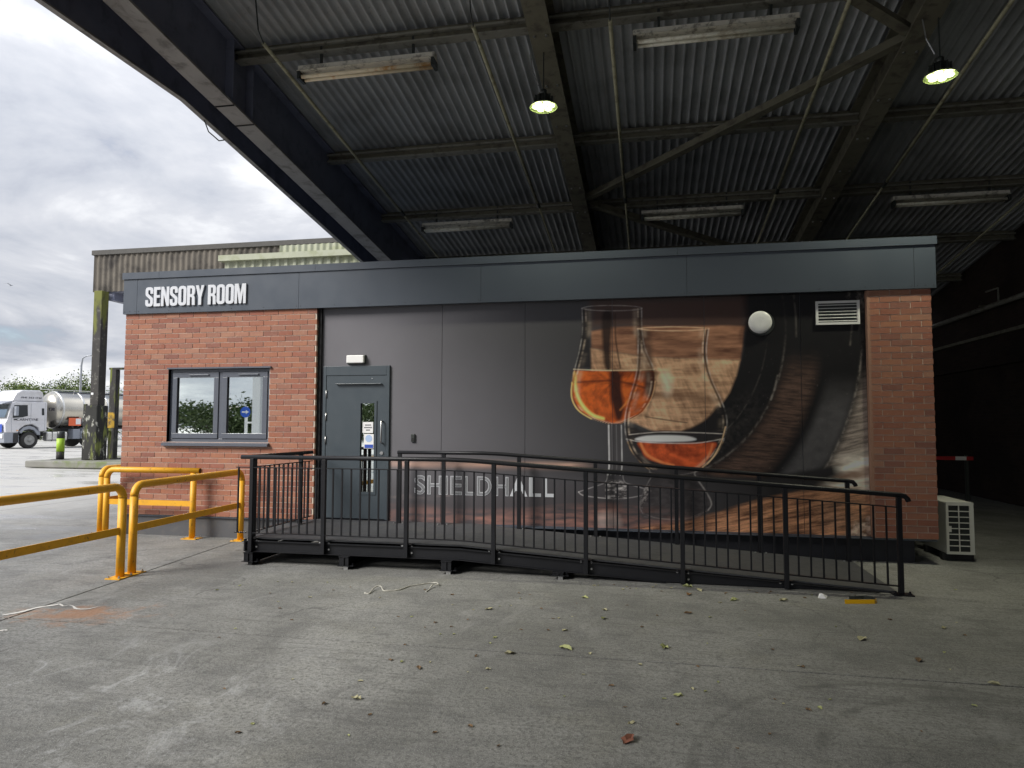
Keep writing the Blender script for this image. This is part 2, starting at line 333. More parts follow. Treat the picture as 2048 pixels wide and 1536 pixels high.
def strip(name, pts, wid, z=.004, mat=m_mark, parent=None):
    P0 = [onZ(*p, z) for p in pts]; m = MB(); P = []; W0 = wid; wid = []
    for i in range(len(P0)-1):
        p = [P0[max(i-1, 0)], P0[i], P0[i+1], P0[min(i+2, len(P0)-1)]]
        for k in range(6): t = k/6; P.append(.5*(2*p[1]+(p[2]-p[0])*t+(2*p[0]-5*p[1]+4*p[2]-p[3])*t*t+(3*p[1]-p[0]-3*p[2]+p[3])*t**3)); wid.append((W0[i]*(1-t)+W0[i+1]*t)*random.uniform(.75, 1.2))
    P.append(P0[-1]); wid.append(W0[-1])
    for i, p in enumerate(P):
        d = (P[min(i+1, len(P)-1)]-P[max(i-1, 0)]).normalized(); n = Vector((-d.y, d.x, 0)); w = wid[i] if isinstance(wid, list) else wid
        m.v += [tuple(p+n*w/2), tuple(p-n*w/2)]
    m.f = [(2*i, 2*i+1, 2*i+3, 2*i+2) for i in range(len(P)-1)]
    return m.build(name, mat, parent)
strip('paint_mark', [(5, 1230), (40, 1224), (75, 1215), (108, 1210), (119, 1208), (127, 1212), (137, 1210), (146, 1212), (152, 1217), (166, 1218), (180, 1217), (196, 1213)], [.03, .05, .04, .04, .025, .014, .010, .012, .025, .03, .02, .006], parent=ground)
strip('paint_mark', [(0, 1262), (8, 1260), (14, 1261)], [.05, .04, .01], parent=ground)
# =================================================================== CANOPY ROOF (over the yard)
T = math.tan(math.radians(7.45)); Z0 = 6.35 - T*.9          # underside of purlins at y = 0
YF, YB = -32.0, 12.0  # unseen front run stretched to cut light from behind the camera
canopy = thing('canopy', 'dark corrugated canopy roof on steel beams above the small brick building', 'canopy', (-1.2, 0, 5.9))
def sheet(x0, x1):
    pit = .132; n = int(round((x1-x0)/pit*10)); m = MB(); rows = [YF, -8, -2.2, 3.0, 7.5, YB]
    for j, y in enumerate(rows):
        for i in range(n+1):
            x = x0+(x1-x0)*i/n; ph = (x/pit) % 1-.5; zz = Z0+.275-.072*math.exp(-(ph/.19)**2)-T*y
            m.v.append((x, y, zz))
    for j in range(len(rows)-1):
        for i in range(n): a = j*(n+1)+i; m.f.append((a, a+1, a+n+2, a+n+1))
    o = m.build('roof_sheet', m_roof, canopy, smooth=True)
    return o
BX = [-5.33, -1.22, 3.0, 7.22]
for i in range(3): sheet(BX[i]-(.45 if i == 0 else 0), BX[i+1]+(.10 if i == 2 else 0))
# edge beam (deep I section) with side cladding hanging below it
eb = MB().sbox(-5.345, -5.325, YF, YB, 5.56, Z0+.16, T).build('beam_web', m_roofsteel, canopy)
MB().sbox(-5.47, -5.20, YF, YB, 5.53, 5.56, T).build('beam_flange', m_flange, canopy)
MB().sbox(-5.47, -5.20, YF, YB, Z0+.16, Z0+.18, T).build('beam_flange', m_roofsteel, canopy)
for y in (-1.15, -.70):
    MB().box(-5.325, -5.215, y-.008, y+.008, 5.565-T*y, Z0+.155-T*y).build('stiffener', m_roofsteel, canopy)
    MB().box(-5.475, -5.195, y-.006, y+.006, 5.515-T*y, 5.529-T*y).build('flange_joint', m_dark, canopy)
clad = MB()
prof = [(YF, 5.69, Z0+.5-T*YF), (-1.387, 5.70, Z0+.5+T*1.387), (YB, 5.70-.137*(YB+1.387), Z0+.5-T*YB)]
for (ya, ba, ta), (yb, bb, tb) in zip(prof[:-1], prof[1:]):
    clad.quadbox([(-5.78, ya, ba), (-5.75, ya, ba), (-5.75, yb, bb), (-5.78, yb, bb), (-5.78, ya, ta), (-5.75, ya, ta), (-5.75, yb, tb), (-5.78, yb, tb)])
clad.build('side_cladding', m_roofsteel, canopy)
lip = MB()
for (ya, ba, ta), (yb, bb, tb) in zip(prof[:-1], prof[1:]): lip.beam((-5.765, ya, ba-.012), (-5.765, yb, bb-.012), .07, .022)
lip.build('cladding_trim', m_flange, canopy)
MB().tube([(-5.765, -.95, 5.62), (-5.765, -.85, 5.50), (-5.765, -.62, 5.47), (-5.765, -.5, 5.53)], .008, 6).build('cable_loop', m_lampblack, canopy)
# inner beams
for x in BX[1:3]:
    MB().sbox(x-.13, x+.13, YF, YB, Z0-.30, Z0-.275, T).build('beam_flange', m_beam, canopy)
    MB().sbox(x-.011, x+.011, YF, YB, Z0-.275, Z0+.14, T).build('beam_web', m_beam, canopy)
    MB().sbox(x-.13, x+.13, YF, YB, Z0+.14, Z0+.165, T).build('beam_flange', m_beam, canopy)
for x in BX[1:3]:
    for k in range(9):
        y = -2.2+k*.95; me_b = None
        for ox in (-.07, .07): MB().lathe([(.016, -.016), (.016, 0)], (x+ox, y, Z0-.301-T*y), 'z', 7).build('bolt', m_bolt, canopy)
# purlins between the beams
for y in (-31.5, -28.9, -26.3, -23.8, -21.2, -18.7, -16.1, -13.55, -11.0, -8.45, -5.95, -3.45, -.92, 1.73, 4.12, 6.6, 9.1, 11.5):
    for i in range(3):
        x0, x1 = BX[i]+.02, BX[i+1]-.02; z = Z0-T*y
        p = MB().box(x0, x1, y-.008, y+.008, z+.018, z+.19).build('purlin', m_beam, canopy)
        MB().box(x0, x1, y-.075, y+.075, z, z+.018).build('purlin_flange', m_purlin, p)
        MB().box(x0, x1, y-.075, y-.012, z+.10, z+.125).build('purlin_lip', m_purlin, p)
for k, (a, b) in enumerate((((-1.1, 3.15), (2.92, -.42)), ((2.92, -.55), (-1.1, -4.0)), ((-1.1, 3.35), (2.92, 6.9)))):
    A = Vector((a[0], a[1], Z0-.25-T*a[1])); B = Vector((b[0], b[1], Z0-.25-T*b[1]))
    o = MB().beam(A, B, .13, .016).build('brace', m_beam, canopy); MB().beam(A+Vector((0, 0, .066)), B+Vector((0, 0, .066)), .016, .115).build('brace_rib', m_beam, o)
for x, y0 in ((-4.55, -1.56), (-1.97, -1.45), (-.42, -1.30), (2.11, -2.6), (3.78, -2.2), (6.2, -2.0)):
    z = lambda y: Z0-.25-T*y
    o = MB().tube([(x, y0, z(y0)), (x, 3.2, z(3.2))], .024, 10).build('rod', m_rod, canopy, smooth=True)
    MB().tube([(x, 3.2, z(3.2)), (x, 9.5, z(9.5))], .017, 8).build('rod', m_rod, canopy, smooth=True)
    MB().tube([(x, 3.12, z(3.12)), (x, 3.3, z(3.3))], .034, 8).build('coupler', m_lampblack, o)
    MB().tube([(x, y0, z(y0)), (x, y0-.12, z(y0)+.10), (x, y0-.2, Z0+.2-T*(y0-.2))], .009, 6).build('hook', m_lampblack, o)
# shed wall on the right, and an unseen rear wall added to block light
def brickwall_mat():
    t = NT('old_brick_wall'); v = t.pos(); sp = t.n('ShaderNodeSeparateXYZ'); t.L.new(v, sp.inputs[0])
    cb = t.n('ShaderNodeCombineXYZ'); t.L.new(t.math('ADD', sp.outputs[0], sp.outputs[1]), cb.inputs[0]); t.L.new(sp.outputs[2], cb.inputs[1])
    b = t.n('ShaderNodeTexBrick'); t.L.new(cb.outputs[0], b.inputs['Vector']); b.inputs['Scale'].default_value = 1; b.inputs['Brick Width'].default_value = .225
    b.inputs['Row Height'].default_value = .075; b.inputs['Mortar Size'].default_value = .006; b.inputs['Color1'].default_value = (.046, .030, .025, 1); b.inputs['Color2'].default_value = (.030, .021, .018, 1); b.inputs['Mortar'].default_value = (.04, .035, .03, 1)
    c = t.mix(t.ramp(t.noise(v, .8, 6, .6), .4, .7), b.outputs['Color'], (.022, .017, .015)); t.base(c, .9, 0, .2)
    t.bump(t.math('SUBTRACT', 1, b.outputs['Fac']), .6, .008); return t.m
m_oldbrick = brickwall_mat()
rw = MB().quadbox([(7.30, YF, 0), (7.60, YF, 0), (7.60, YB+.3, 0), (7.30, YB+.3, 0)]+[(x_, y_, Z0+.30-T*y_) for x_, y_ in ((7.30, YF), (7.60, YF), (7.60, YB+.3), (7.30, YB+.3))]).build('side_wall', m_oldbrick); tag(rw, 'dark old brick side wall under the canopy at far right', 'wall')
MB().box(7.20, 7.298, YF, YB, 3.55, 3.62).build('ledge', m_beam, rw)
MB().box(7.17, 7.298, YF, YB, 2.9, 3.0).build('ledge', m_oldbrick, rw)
bw = MB().box(-5.3, 7.298, YB, YB+.3, 0, 4.75).build('light_block_wall', m_oldbrick); tag(bw, 'unseen brick rear wall added to block light behind the small building', 'wall')
pp = thing('wall_pipe', 'pale horizontal pipe with bracket running along the dark brick side wall', 'pipe', (7.2, 6, 4.0))
MB().tube([(7.14, -4, 4.17), (7.14, 11.5, 4.17)], .055, 12).build('pipe', m_purlin, pp, smooth=True)
for y in (1, 4.5, 8.0): MB().box(7.10, 7.297, y-.02, y+.02, 4.235, 4.265).build('bracket', m_beam, pp)
MB().tube([(7.14, 7.2, 4.225), (7.14, 7.2, 4.5), (7.14, 7.75, 4.52)], .02, 8).build('branch_pipe', m_purlin, pp, smooth=True)
# =================================================================== BUILDING
BZ, FZ, CZ, TZ = .292, 3.228, 3.745, 3.843      # brick bottom, fascia bottom, coping bottom, top
XL, XR = -7.655, 3.245; WX = -4.585; PX = onY(1738.5, 583.5, 0).x; PY = .085   # brick ends, brick|panel edges, panel plane
hut = thing('sensory_room_building', 'single storey brick and dark panel building with flat grey fascia and glass mural', 'building', (-2.2, 3, 0))
MB().box(XL+.03, WX, .03, 6.0, 0, BZ-.02).build('plinth', m_plinth, hut); MB().box(WX+.001, XR-.22, .13, 6.0, 0, BZ-.02).build('plinth_void_sheet', M('void_shade_black', (.012, .013, .018), .6), hut)  # right part: near-black sheet paints the shaded void under the building
MB().box(XL+.005, XR-.02, -.005, 6.0, BZ-.018, BZ-.006).build('plinth_cap', m_fascia, hut)
shell = MB()
shell.box(XL+.02, XL+.2, .11, 6.0, BZ, FZ+.3).box(XR-.2, XR-.02, .11, 6.0, BZ, FZ+.3).box(XL+.2, XR-.2, 5.8, 6.0, BZ, FZ+.3)
shell.box(XL+.2, XR-.2, .11, 5.8, BZ, BZ+.02).box(XL+.02, XR-.02, .09, 6.0, FZ+.31, FZ+.45)
shell.build('shell', m_body, hut)
MB().box(XL+.21, XR-.21, 3.2, 3.25, BZ+.02, FZ).build('inner_wall', m_interior, hut)
MB().box(-4.5, -4.4, .3, 3.19, BZ+.02, FZ).build('inner_wall', m_interior, hut)
# brick walls --------------------------------------------------------
w0 = onY(337, 738, 0); WXA, WXB, WZA, WZB = -6.905, -5.292, BZ+14*(FZ-BZ)/39, BZ+28*(FZ-BZ)/39     # window opening
lw = MB()
lw.box(XL+.006, WXA, .006, .108, BZ, FZ).box(WXB, WX-.004, .006, .108, BZ, FZ).box(WXA, WXB, .006, .108, BZ, WZA).box(WXA, WXB, .006, .108, WZB, FZ)
wall_l = lw.build('brick_wall', m_mortar, hut); wall_l['label'] = 'red brick wall around the window'
pw = MB().box(PX+.006, XR-.006, .006, .108, BZ, FZ); wall_r = pw.build('brick_pier', m_mortar, hut); wall_r['label'] = 'narrow brick pier beside the mural'
cache = {}
def brick_mesh(w, h, d=.05):
    k = (round(w, 3), round(h, 3), round(d, 3))
    if k not in cache:
        cache[k] = MB().box(-w/2, w/2, -d/2, d/2, -h/2, h/2).mesh('brick', m_brick)
    return cache[k]
def courses(x0, x1, holes):
    out = []; n = 39; ch = (FZ-BZ)/n
    for j in range(n):
        z0, z1 = BZ+j*ch+.005, BZ+(j+1)*ch-.005; x = x0 - (.1125 if j % 2 else 0) - random.choice([0, 0, .0])
        while x < x1:
            a, b = max(x, x0), min(x+.217, x1); x += .226
            if b-a < .03: continue
            segs = [(a, b, z0, z1)]
            for hx0, hx1, hz0, hz1 in holes:
                ns = []
                for (p, q, r, s_) in segs:
                    if q <= hx0 or p >= hx1 or s_ <= hz0 or r >= hz1: ns.append((p, q, r, s_)); continue
                    if s_ > hz1+.02 and r < hz1: ns.append((p, q, hz1+.004, s_)) if (p > hx0 and q < hx1) else None
                    if r < hz0-.02 and s_ > hz0 and (p > hx0 and q < hx1): ns.append((p, q, r, hz0-.004))
                    if p < hx0-.03: ns.append((p, hx0-.004, r, s_))
                    if q > hx1+.03: ns.append((hx1+.004, q, r, s_))
                segs = ns
            out += [s_ for s_ in segs if s_[1]-s_[0] > .025 and s_[3]-s_[2] > .015]
    return out
def lay(lst, parent):
    for (a, b, z0, z1) in lst:
        me = brick_mesh(round(b-a, 3), z1-z0); put('brick', me, parent, loc=((a+b)/2, .025+random.uniform(-.0015, .0015), (z0+z1)/2))
pier = courses(PX, XR, []); left = courses(XL, WX, [(WXA, WXB, WZA, WZB)])
lay(pier, wall_r)
left.sort(key=lambda s_: -(s_[0]+s_[1])/2); k = max(0, 298-len(pier)); lay(left[:k], wall_l)
mb = MB()
for (a, b, z0, z1) in left[k:]: o_ = random.uniform(-.0015, .0015); mb.box(a, b, o_, .05, z0, z1)
stuff(mb.build('bricks', m_brick, wall_l))
mb = MB()      # toothed returns on the two ends (side faces)
for j in range(39):
    ch = (FZ-BZ)/39; z0, z1 = BZ+j*ch+.005, BZ+(j+1)*ch-.005; y = .104 - (.1125 if j % 2 else 0)
    while y < 5.9: mb.box(XL+.002, XL+.02, max(y, .11), min(y+.217, 5.95), z0, z1); y += .226
stuff(mb.build('end_bricks', m_brick, wall_l))
MB().box(PX-.03, PX+.004, .0, PY, BZ, FZ).build('corner_trim', M('pier_edge', (.36, .20, .14), .8), hut)
MB().box(WX-.004, WX+.05, .05, PY+.02, BZ, FZ).build('shadow_gap', m_dark, hut)
# fascia and coping ---------------------------------------------------
fx = [-7.685, -7.452, -4.852, -2.214, .448, 3.058, 3.292]
for a, b in zip(fx[:-1], fx[1:]):
    p = MB().box(a+.002, b-.002, -.034, -.028, FZ, CZ-.004).build('fascia_panel', m_fascia, hut)
    MB().box(a+.002, b-.002, -.028, .03, FZ, FZ+.004).build('fascia_return', m_fascia, p)
    n = max(2, int((b-a)/.5))
    rv = MB()
    for i in range(n+1):
        x = a+.03+(b-a-.06)*i/n; rv.lathe([(.0055, -.0375), (.0055, -.034)], (x, 0, FZ+.035), 'y', 8)
    rv.build('rivets', m_lampblack, p)
MB().box(fx[0]+.01, fx[-1]-.01, -.0275, .06, FZ+.006, CZ).build('fascia_backing', m_dark, hut)
cx = [-7.70, -7.08, -4.598, -2.271, .34, 3.0, 3.31]
for a, b in zip(cx[:-1], cx[1:]):
    if b == 3.31: continue
    bb = b if b != 3.0 else 3.31
    MB().box(a+.0015, bb-.0015, -.052, 6.05, CZ, TZ).build('coping', m_fascia, hut)
MB().box(-2.32, -2.22, -.055, -.0525, CZ-.001, TZ).build('coping_joint', m_fascia, hut)
for s_ in (0, 1):
    x0, x1 = ((XL-.03, XL-.024), (XR+.044, XR+.05))[s_]
    MB().box(x0, x1, -.027, 6.0, FZ, CZ-.003).build('fascia_panel', m_fascia, hut)
# window --------------------------------------------------------------
win = MB()
yf = .045
win.box(WXA, WXB, yf, yf+.06, WZB-.045, WZB).box(WXA, WXB, yf, yf+.06, WZA, WZA+.05).box(WXA, WXA+.045, yf, yf+.06, WZA+.05, WZB-.045).box(WXB-.045, WXB, yf, yf+.06, WZA+.05, WZB-.045)
xm = (WXA+WXB)/2+.02; win.box(xm-.03, xm+.03, yf, yf+.06, WZA+.05, WZB-.045)
window = win.build('window', m_frame, hut, bevel=.004)
for a, b in ((WXA+.047, xm-.032), (xm+.032, WXB-.047)):
    z0, z1 = WZA+.052, WZB-.047; s_ = MB(); ys_ = yf-.014; wv = .075
    s_.box(a, b, ys_, ys_+.05, z1-wv, z1).box(a, b, ys_, ys_+.05, z0, z0+wv).box(a, a+wv, ys_, ys_+.05, z0+wv, z1-wv).box(b-wv, b, ys_, ys_+.05, z0+wv, z1-wv)
    sash = s_.build('sash', m_frame, window, bevel=.004)
    MB().box(a+wv-.004, b-wv+.004, ys_+.028, ys_+.033, z0+wv-.004, z1-wv+.004).build('pane', m_glass, window)
    MB().box((a+b)/2-.16+.06, (a+b)/2+.16+.06, ys_-.018, ys_-.001, z1-.048, z1-.030).build('trickle_vent', m_frame, window, bevel=.003)
sill = MB().quadbox([(WXA-.05, -.055, WZA-.055), (WXB+.02, -.055, WZA-.055), (WXB+.02, .04, WZA-.055), (WXA-.05, .04, WZA-.055), (WXA-.05, -.055, WZA-.02), (WXB+.02, -.055, WZA-.02), (WXB+.02, .044, WZA+.004), (WXA-.05, .044, WZA+.004)])
sill.build('sill', m_frame, window)
MB().box(WXA-.01, WXB+.03, -.03, .05, WZB, WZB+.022).build('head_flashing', m_frame, window)
MB().box(WXA-.006, WXA+.0, -.002, .06, WZA, WZB).build('reveal', m_dark, window)
MB().box(-5.82, -5.78, 1.2, 1.24, BZ+.02, 2.9).build('inner_post', m_white, hut)
# door ----------------------------------------------------------------
dA = onY(649, 735, PY); dB = onY(781, 733, PY); DX0, DX1, DZ1, DZ0 = dA.x, dB.x, 2.415, .31
fr = MB().box(DX0, DX0+.045, PY-.03, PY+.08, DZ0, DZ1).box(DX1-.045, DX1, PY-.03, PY+.08, DZ0, DZ1).box(DX0+.045, DX1-.045, PY-.03, PY+.08, DZ1-.13, DZ1)
door = fr.build('door', m_doorm, hut, bevel=.003); door['label'] = 'dark grey steel door with narrow glazed slot'
vA = onY(722, 806, PY-.01); vB = onY(748, 985, PY-.01)
vx0, vx1, vz0, vz1 = vA.x, vB.x, vB.z+.0, vA.z
lx0, lx1, lz0, lz1 = DX0+.048, DX1-.048, DZ0+.012, DZ1-.134
lf = MB().box(lx0, vx0, PY-.022, PY+.03, lz0, lz1).box(vx1, lx1, PY-.022, PY+.03, lz0, lz1).box(vx0, vx1, PY-.022, PY+.03, lz0, vz0).box(vx0, vx1, PY-.022, PY+.03, vz1, lz1)
leaf = lf.build('leaf', m_doorm, door)
bd = MB(); e = .022
bd.box(vx0-.03, vx0+.004, PY-.032, PY-.0225, vz0-.03, vz1+.03).box(vx1-.004, vx1+.03, PY-.032, PY-.0225, vz0-.03, vz1+.03).box(vx0+.004, vx1-.004, PY-.032, PY-.0225, vz1-.004, vz1+.03).box(vx0+.004, vx1-.004, PY-.032, PY-.0225, vz0-.03, vz0+.004)
bd.build('glazing_bead', m_doorm, door)
MB().box(vx0, vx1, PY-.004, PY+.002, vz0, vz1).build('pane', m_glass, door)
q0, q1 = onY(671, 769, PY-.05), onY(763, 764, PY-.05)
MB().box(q0.x, q1.x, PY-.065, PY-.023, q1.z-.028, q0.z+.012).build('closer', m_doorm, door, bevel=.006)
h0, h1 = onY(763, 842, PY-.06), onY(763, 886, PY-.06)
MB().tube([(h0.x, PY-.023, h0.z), (h0.x, PY-.065, h0.z), (h0.x, PY-.075, h0.z-.012), (h0.x, PY-.075, h1.z+.012), (h0.x, PY-.065, h1.z), (h0.x, PY-.023, h1.z)], .011, 10).build('handle', m_chrome, door, smooth=True)
k = onY(763, 906, PY-.03); MB().lathe([(.024, -.012), (.022, 0)], (k.x, PY-.0225, k.z), 'y', 16).build('lock', m_chrome, door)
k = onY(744, 757, PY-.03); MB().lathe([(.008, -.006), (.008, 0)], (k.x, PY-.0225, k.z), 'y', 12).build('stud', m_chrome, door)
for v in (788, 833, 880, 1000):
    k = onY(651, v, PY-.03); MB().tube([(lx0+.0, PY-.03, k.z-.055), (lx0+.0, PY-.03, k.z+.055)], .009, 8).build('hinge', m_chrome, door, smooth=True)
m_paper = M('paper', (.80, .80, .80), .6, var=.03); m_blue = M('blue_print', (.03, .08, .42), .5); m_ink = M('grey_ink', (.12, .12, .13), .6); m_pale = M('pale_blue_print', (.38, .50, .72), .5)
def rect(name, u0, v0, u1, v1, y, mat, parent):
    a, b = onY(u0, v0, y), onY(u1, v1, y); return MB().box(a.x, b.x, y-.0015, y, b.z, a.z).build(name, mat, parent)
n1 = rect('notice', 725, 844, 746, 866, PY-.006, m_paper, door)
for v, a, b in ((850, 730, 742), (855, 728, 744), (860, 732, 740)): rect('print_line', a, v-1, b, v+1, PY-.0085, m_ink, n1)
n2 = rect('notice', 728, 868, 747, 897, PY-.006, m_paper, door)
k = onY(737.5, 877, PY-.008); MB().lathe([(.05, -.0012), (.05, 0)], (k.x, PY-.008, k.z), 'y', 20).build('print_symbol', m_pale, n2)
rect('print_band', 729, 889, 746, 896, PY-.0085, m_blue, n2)
# =================================================================== MURAL (flat print on the wall panels)
def vnoise(x, y, seed):
    r = np.random.default_rng(seed).random((256, 256)); xi = np.floor(x).astype(int); yi = np.floor(y).astype(int); fx_ = x-xi; fy_ = y-yi
    fx_ = fx_*fx_*(3-2*fx_); fy_ = fy_*fy_*(3-2*fy_); g = lambda a, b: r[a % 256, b % 256]
    return (g(xi, yi)*(1-fx_)+g(xi+1, yi)*fx_)*(1-fy_)+(g(xi, yi+1)*(1-fx_)+g(xi+1, yi+1)*fx_)*fy_
def fbm(x, y, seed, o=4):
    s_ = 0; a = .5; t = 0
    for i in range(o): s_ = s_+a*vnoise(x*2**i+i*17.3, y*2**i+i*9.1, seed+i); t += a; a *= .55
    return s_/t
def smooth_pts(P, closed, k=6):
    n = len(P); out = []
    idx = range(n if closed else n-1)
    for i in idx:
        p = [P[(i+j) % n] if closed else P[min(max(i+j, 0), n-1)] for j in (-1, 0, 1, 2)]
        for s_ in range(k):
            t = s_/k; out.append(tuple(.5*((2*p[1][c])+(-p[0][c]+p[2][c])*t+(2*p[0][c]-5*p[1][c]+4*p[2][c]-p[3][c])*t*t+(-p[0][c]+3*p[1][c]-3*p[2][c]+p[3][c])*t**3) for c in (0, 1)))
    if not closed: out.append(P[-1])
    return out
def cp(P): return [(1080+x*.3418, 560+y*.3418) for x, y in P]
class Paint:
    def __init__(s, U, V, rgb): s.U, s.V, s.c = U, V, rgb
    def dist(s, P, closed, pad):
        xs = [p[0] for p in P]; ys_ = [p[1] for p in P]
        ix = np.where((s.U > min(xs)-pad) & (s.U < max(xs)+pad) & (s.V > min(ys_)-pad) & (s.V < max(ys_)+pad))[0]
        u, v = s.U[ix], s.V[ix]; d = np.full(len(ix), 1e9); ins = np.zeros(len(ix), bool); n = len(P)
        for i in range(n if closed else n-1):
            (x0, y0), (x1, y1) = P[i], P[(i+1) % n]; ex, ey = x1-x0, y1-y0; L2 = ex*ex+ey*ey+1e-9
            t = np.clip(((u-x0)*ex+(v-y0)*ey)/L2, 0, 1); d = np.minimum(d, np.hypot(u-x0-t*ex, v-y0-t*ey))
            if closed: c_ = ((y0 > v) != (y1 > v)); ins ^= c_ & (u < (ex*(v-y0)/(ey+1e-12)+x0))
        return ix, (np.where(ins, -d, d) if closed else d)
    def blend(s, ix, m, col):
        m = np.clip(m, 0, 1)[:, None]; s.c[ix] = s.c[ix]*(1-m)+np.asarray(col)*m
    def fill(s, P, col, feather=2.0, a=1.0, sm=True, tex=None):
        P = smooth_pts(cp(P), True) if sm else cp(P); ix, d = s.dist(P, True, feather*2)
        m = np.clip(.5-d/feather, 0, 1)*a; c = np.asarray(col)
        if tex is not None: t = tex(s.U[ix], s.V[ix])[:, None]; c = np.asarray(col[0])*(1-t)+np.asarray(col[1])*t
        s.blend(ix, m, c)
    def line(s, P, w, col, a=1.0, feather=1.2, vary=0, seed=3):
        P = smooth_pts(cp(P), False); ix, d = s.dist(P, False, w+feather*2); m = np.clip((w/2+feather/2-d)/feather, 0, 1)*a
        if vary: m = m*np.clip(1-vary+2*vary*fbm(s.U[ix]/14, s.V[ix]/14, seed), 0, 1.2)
        s.blend(ix, m, col)
def L_(*c): return np.array(srgb(*c))
def glass_edges(p, U, V, left, right, seed, liquid):
    """wall of a glass: bright, dark and soft pale bands that hug both edges of the outline"""
    def curve(P):
        Q = sorted(smooth_pts(P, False, 8), key=lambda q: q[1]); return [q[1] for q in Q], [q[0] for q in Q]
    x, y = (U-1080)/.3418, (V-560)/.3418; ly, lx = curve(left); ry, rx = curve(right)
    a, b = np.interp(y, ly, lx), np.interp(y, ry, rx); ok = (y > max(ly[0], ry[0])) & (y < min(ly[-1], ry[-1])); w = np.maximum((b-a)/2, 8); d = np.abs((x-(a+b)/2)/w); e = (1-d)*w      # distance inside the edge
    n1, n2 = fbm(V/18, U*0+x.clip(0, 3)*0+seed, seed, 4), fbm(V/9+50, (x > (a+b)/2)*9.0, seed+5, 4); sx = (x < (a+b)/2)
    ix = np.where(ok & (d < 1.06))[0]; e, n1, n2, sx, yy = e[ix], n1[ix], n2[ix], sx[ix], y[ix]
    k = np.exp(-((e-13)/8)**2)*(.55+.3*n2); p.blend(ix, k*(.8 if seed == 17 else .55), L_(34, 26, 25))
    k = np.exp(-((e-24)/6)**2)*np.clip(n2*2.4-.8, 0, 1)*.55; p.blend(ix, k, L_(232, 210, 188))
    k = np.exp(-((e-42)/14)**2)*np.clip(n1*2.2-.8, 0, 1)*.30; p.blend(ix, k, L_(220, 198, 176))
    k = np.exp(-((e-3)/4.2)**2)*np.clip(1.7*n2-.25, 0, 1)*.55; p.blend(ix, k, np.where((yy > liquid)[:, None], L_(236, 196, 150), L_(212, 204, 200)))
def mural(U, V):
    c = np.zeros((len(U), 3)); t = np.clip((U-780)/760, 0, 1)[:, None]
    c[:] = L_(104, 103, 108)*(1-t)+L_(50, 48, 50)*t
    c *= (.94+.12*fbm(U/160, V/160, 5)[:, None])
    p = Paint(U, V, c); A = np.arange(len(U))
    # far table line, warm streak
    k = np.exp(-((V-(930+(U-1000)*.012))/7)**2)*np.clip((U-690)/160, 0, 1)*np.clip((1200-U)/60, 0, 1)*(.35+.9*fbm(U/60, V/8, 9)); p.blend(A, k*.85, L_(196, 158, 140))
    k = np.clip((V-940)/70, 0, 1)*np.clip((1330-U)/120, 0, 1)*.55; p.blend(A, k, L_(62, 55, 57))
    k = np.clip((V-(1008+6*np.sin(U/70)))/22, 0, 1)*np.clip((U-660)/140, 0, 1)*np.clip((1420-U)/90, 0, 1)*np.clip(fbm(U/45, V/7, 21)*1.9-.45, 0, 1); p.blend(A, k*.75, L_(160, 112, 98))
    k = np.clip((V-985)/8, 0, 1)*np.clip((1000-V)/8, 0, 1)*np.clip((960-U)/80, 0, 1)*np.clip(fbm(U/30, V/4, 31)*3-1.6, 0, 1); p.blend(A, k*.7, L_(150, 135, 130))
    # barrel staves (dark, curving) on the right
    xx, yy = (U-1080)/.3418, (V-560)/.3418; ss = lambda a, lo, hi: (lambda t: t*t*(3-2*t))(np.clip((a-lo)/(hi-lo), 0, 1))
    rho = np.hypot((xx-700)/500, (yy-290)/590)+.012*(fbm(U/30, V/30, 40)-.5)
    reg = ss(rho, .985, 1.03)*ss(xx, 780, 860)*ss(np.interp(xx, [800, 1000, 1300, 1500, 1750, 1950, 2100], [1120, 1150, 1165, 1130, 1085, 985, 900])-yy, -14, 22)
    p.blend(A, reg*.97, L_(27, 26, 28))
    gr_ = np.clip(fbm((U+V*.3)/24, (V-U*.10)/2.6, 41, 5)*2-.45, 0, 1)
    bnd = lambda a, b, e: ss(rho, a-e, a+e)*(1-ss(rho, b-e, b+e))
    p.blend(A, reg*bnd(1.10, 1.42, .10)*ss(yy, 560, 820)*.45*np.clip(fbm(U/7, V/7, 44)*2.2-.7, 0, 1), L_(84, 78, 76))
    p.blend(A, reg*bnd(1.52, 1.88, .09)*ss(yy, 380, 640)*(.25+.75*gr_)*.9, L_(116, 90, 78))
    p.blend(A, reg*bnd(2.02, 2.36, .07)*ss(yy, 520, 800)*(.5+.5*fbm(U/18, V/12, 46))*.85, L_(112, 109, 111))
    g2 = np.clip(fbm((U-V*.2)/26, (V+U*.22)/3.0, 47, 5)*2-.4, 0, 1)
    p.blend(A, reg*ss(rho, 2.34, 2.46)*ss(yy, 420, 760)*(.35+.65*g2)*.95, L_(166, 152, 142))
    for rr0, wv, am, sd_ in ((1.475, .012, .26, 48), (2.375, .014, .34, 49), (1.26, .008, .12, 50)):
        p.blend(A, reg*np.exp(-((rho-rr0)/wv)**2)*am*(.15+.85*ss(yy, 260, 560))*np.clip(fbm(U/6, V/6, sd_, 5)*2.6-.75, 0, 1), L_(196, 186, 178))
    p.blend(A, reg*np.clip(fbm(U/3.2, V/4.0, 52, 2)*9-7.6, 0, 1)*.16*ss(yy, 300, 600), L_(200, 192, 186))
    for x0, y0, x1, y1, a in ((1485, 90, 1500, 330, .30), (1830, 130, 1815, 380, .45), (1860, 70, 1900, 160, .35), (1390, 560, 1350, 700, .7)):
        p.line([(x0, y0), ((x0+x1)/2+4, (y0+y1)/2), (x1, y1)], 2.4, L_(150, 142, 136), a, 4, 1.9, int(x0))
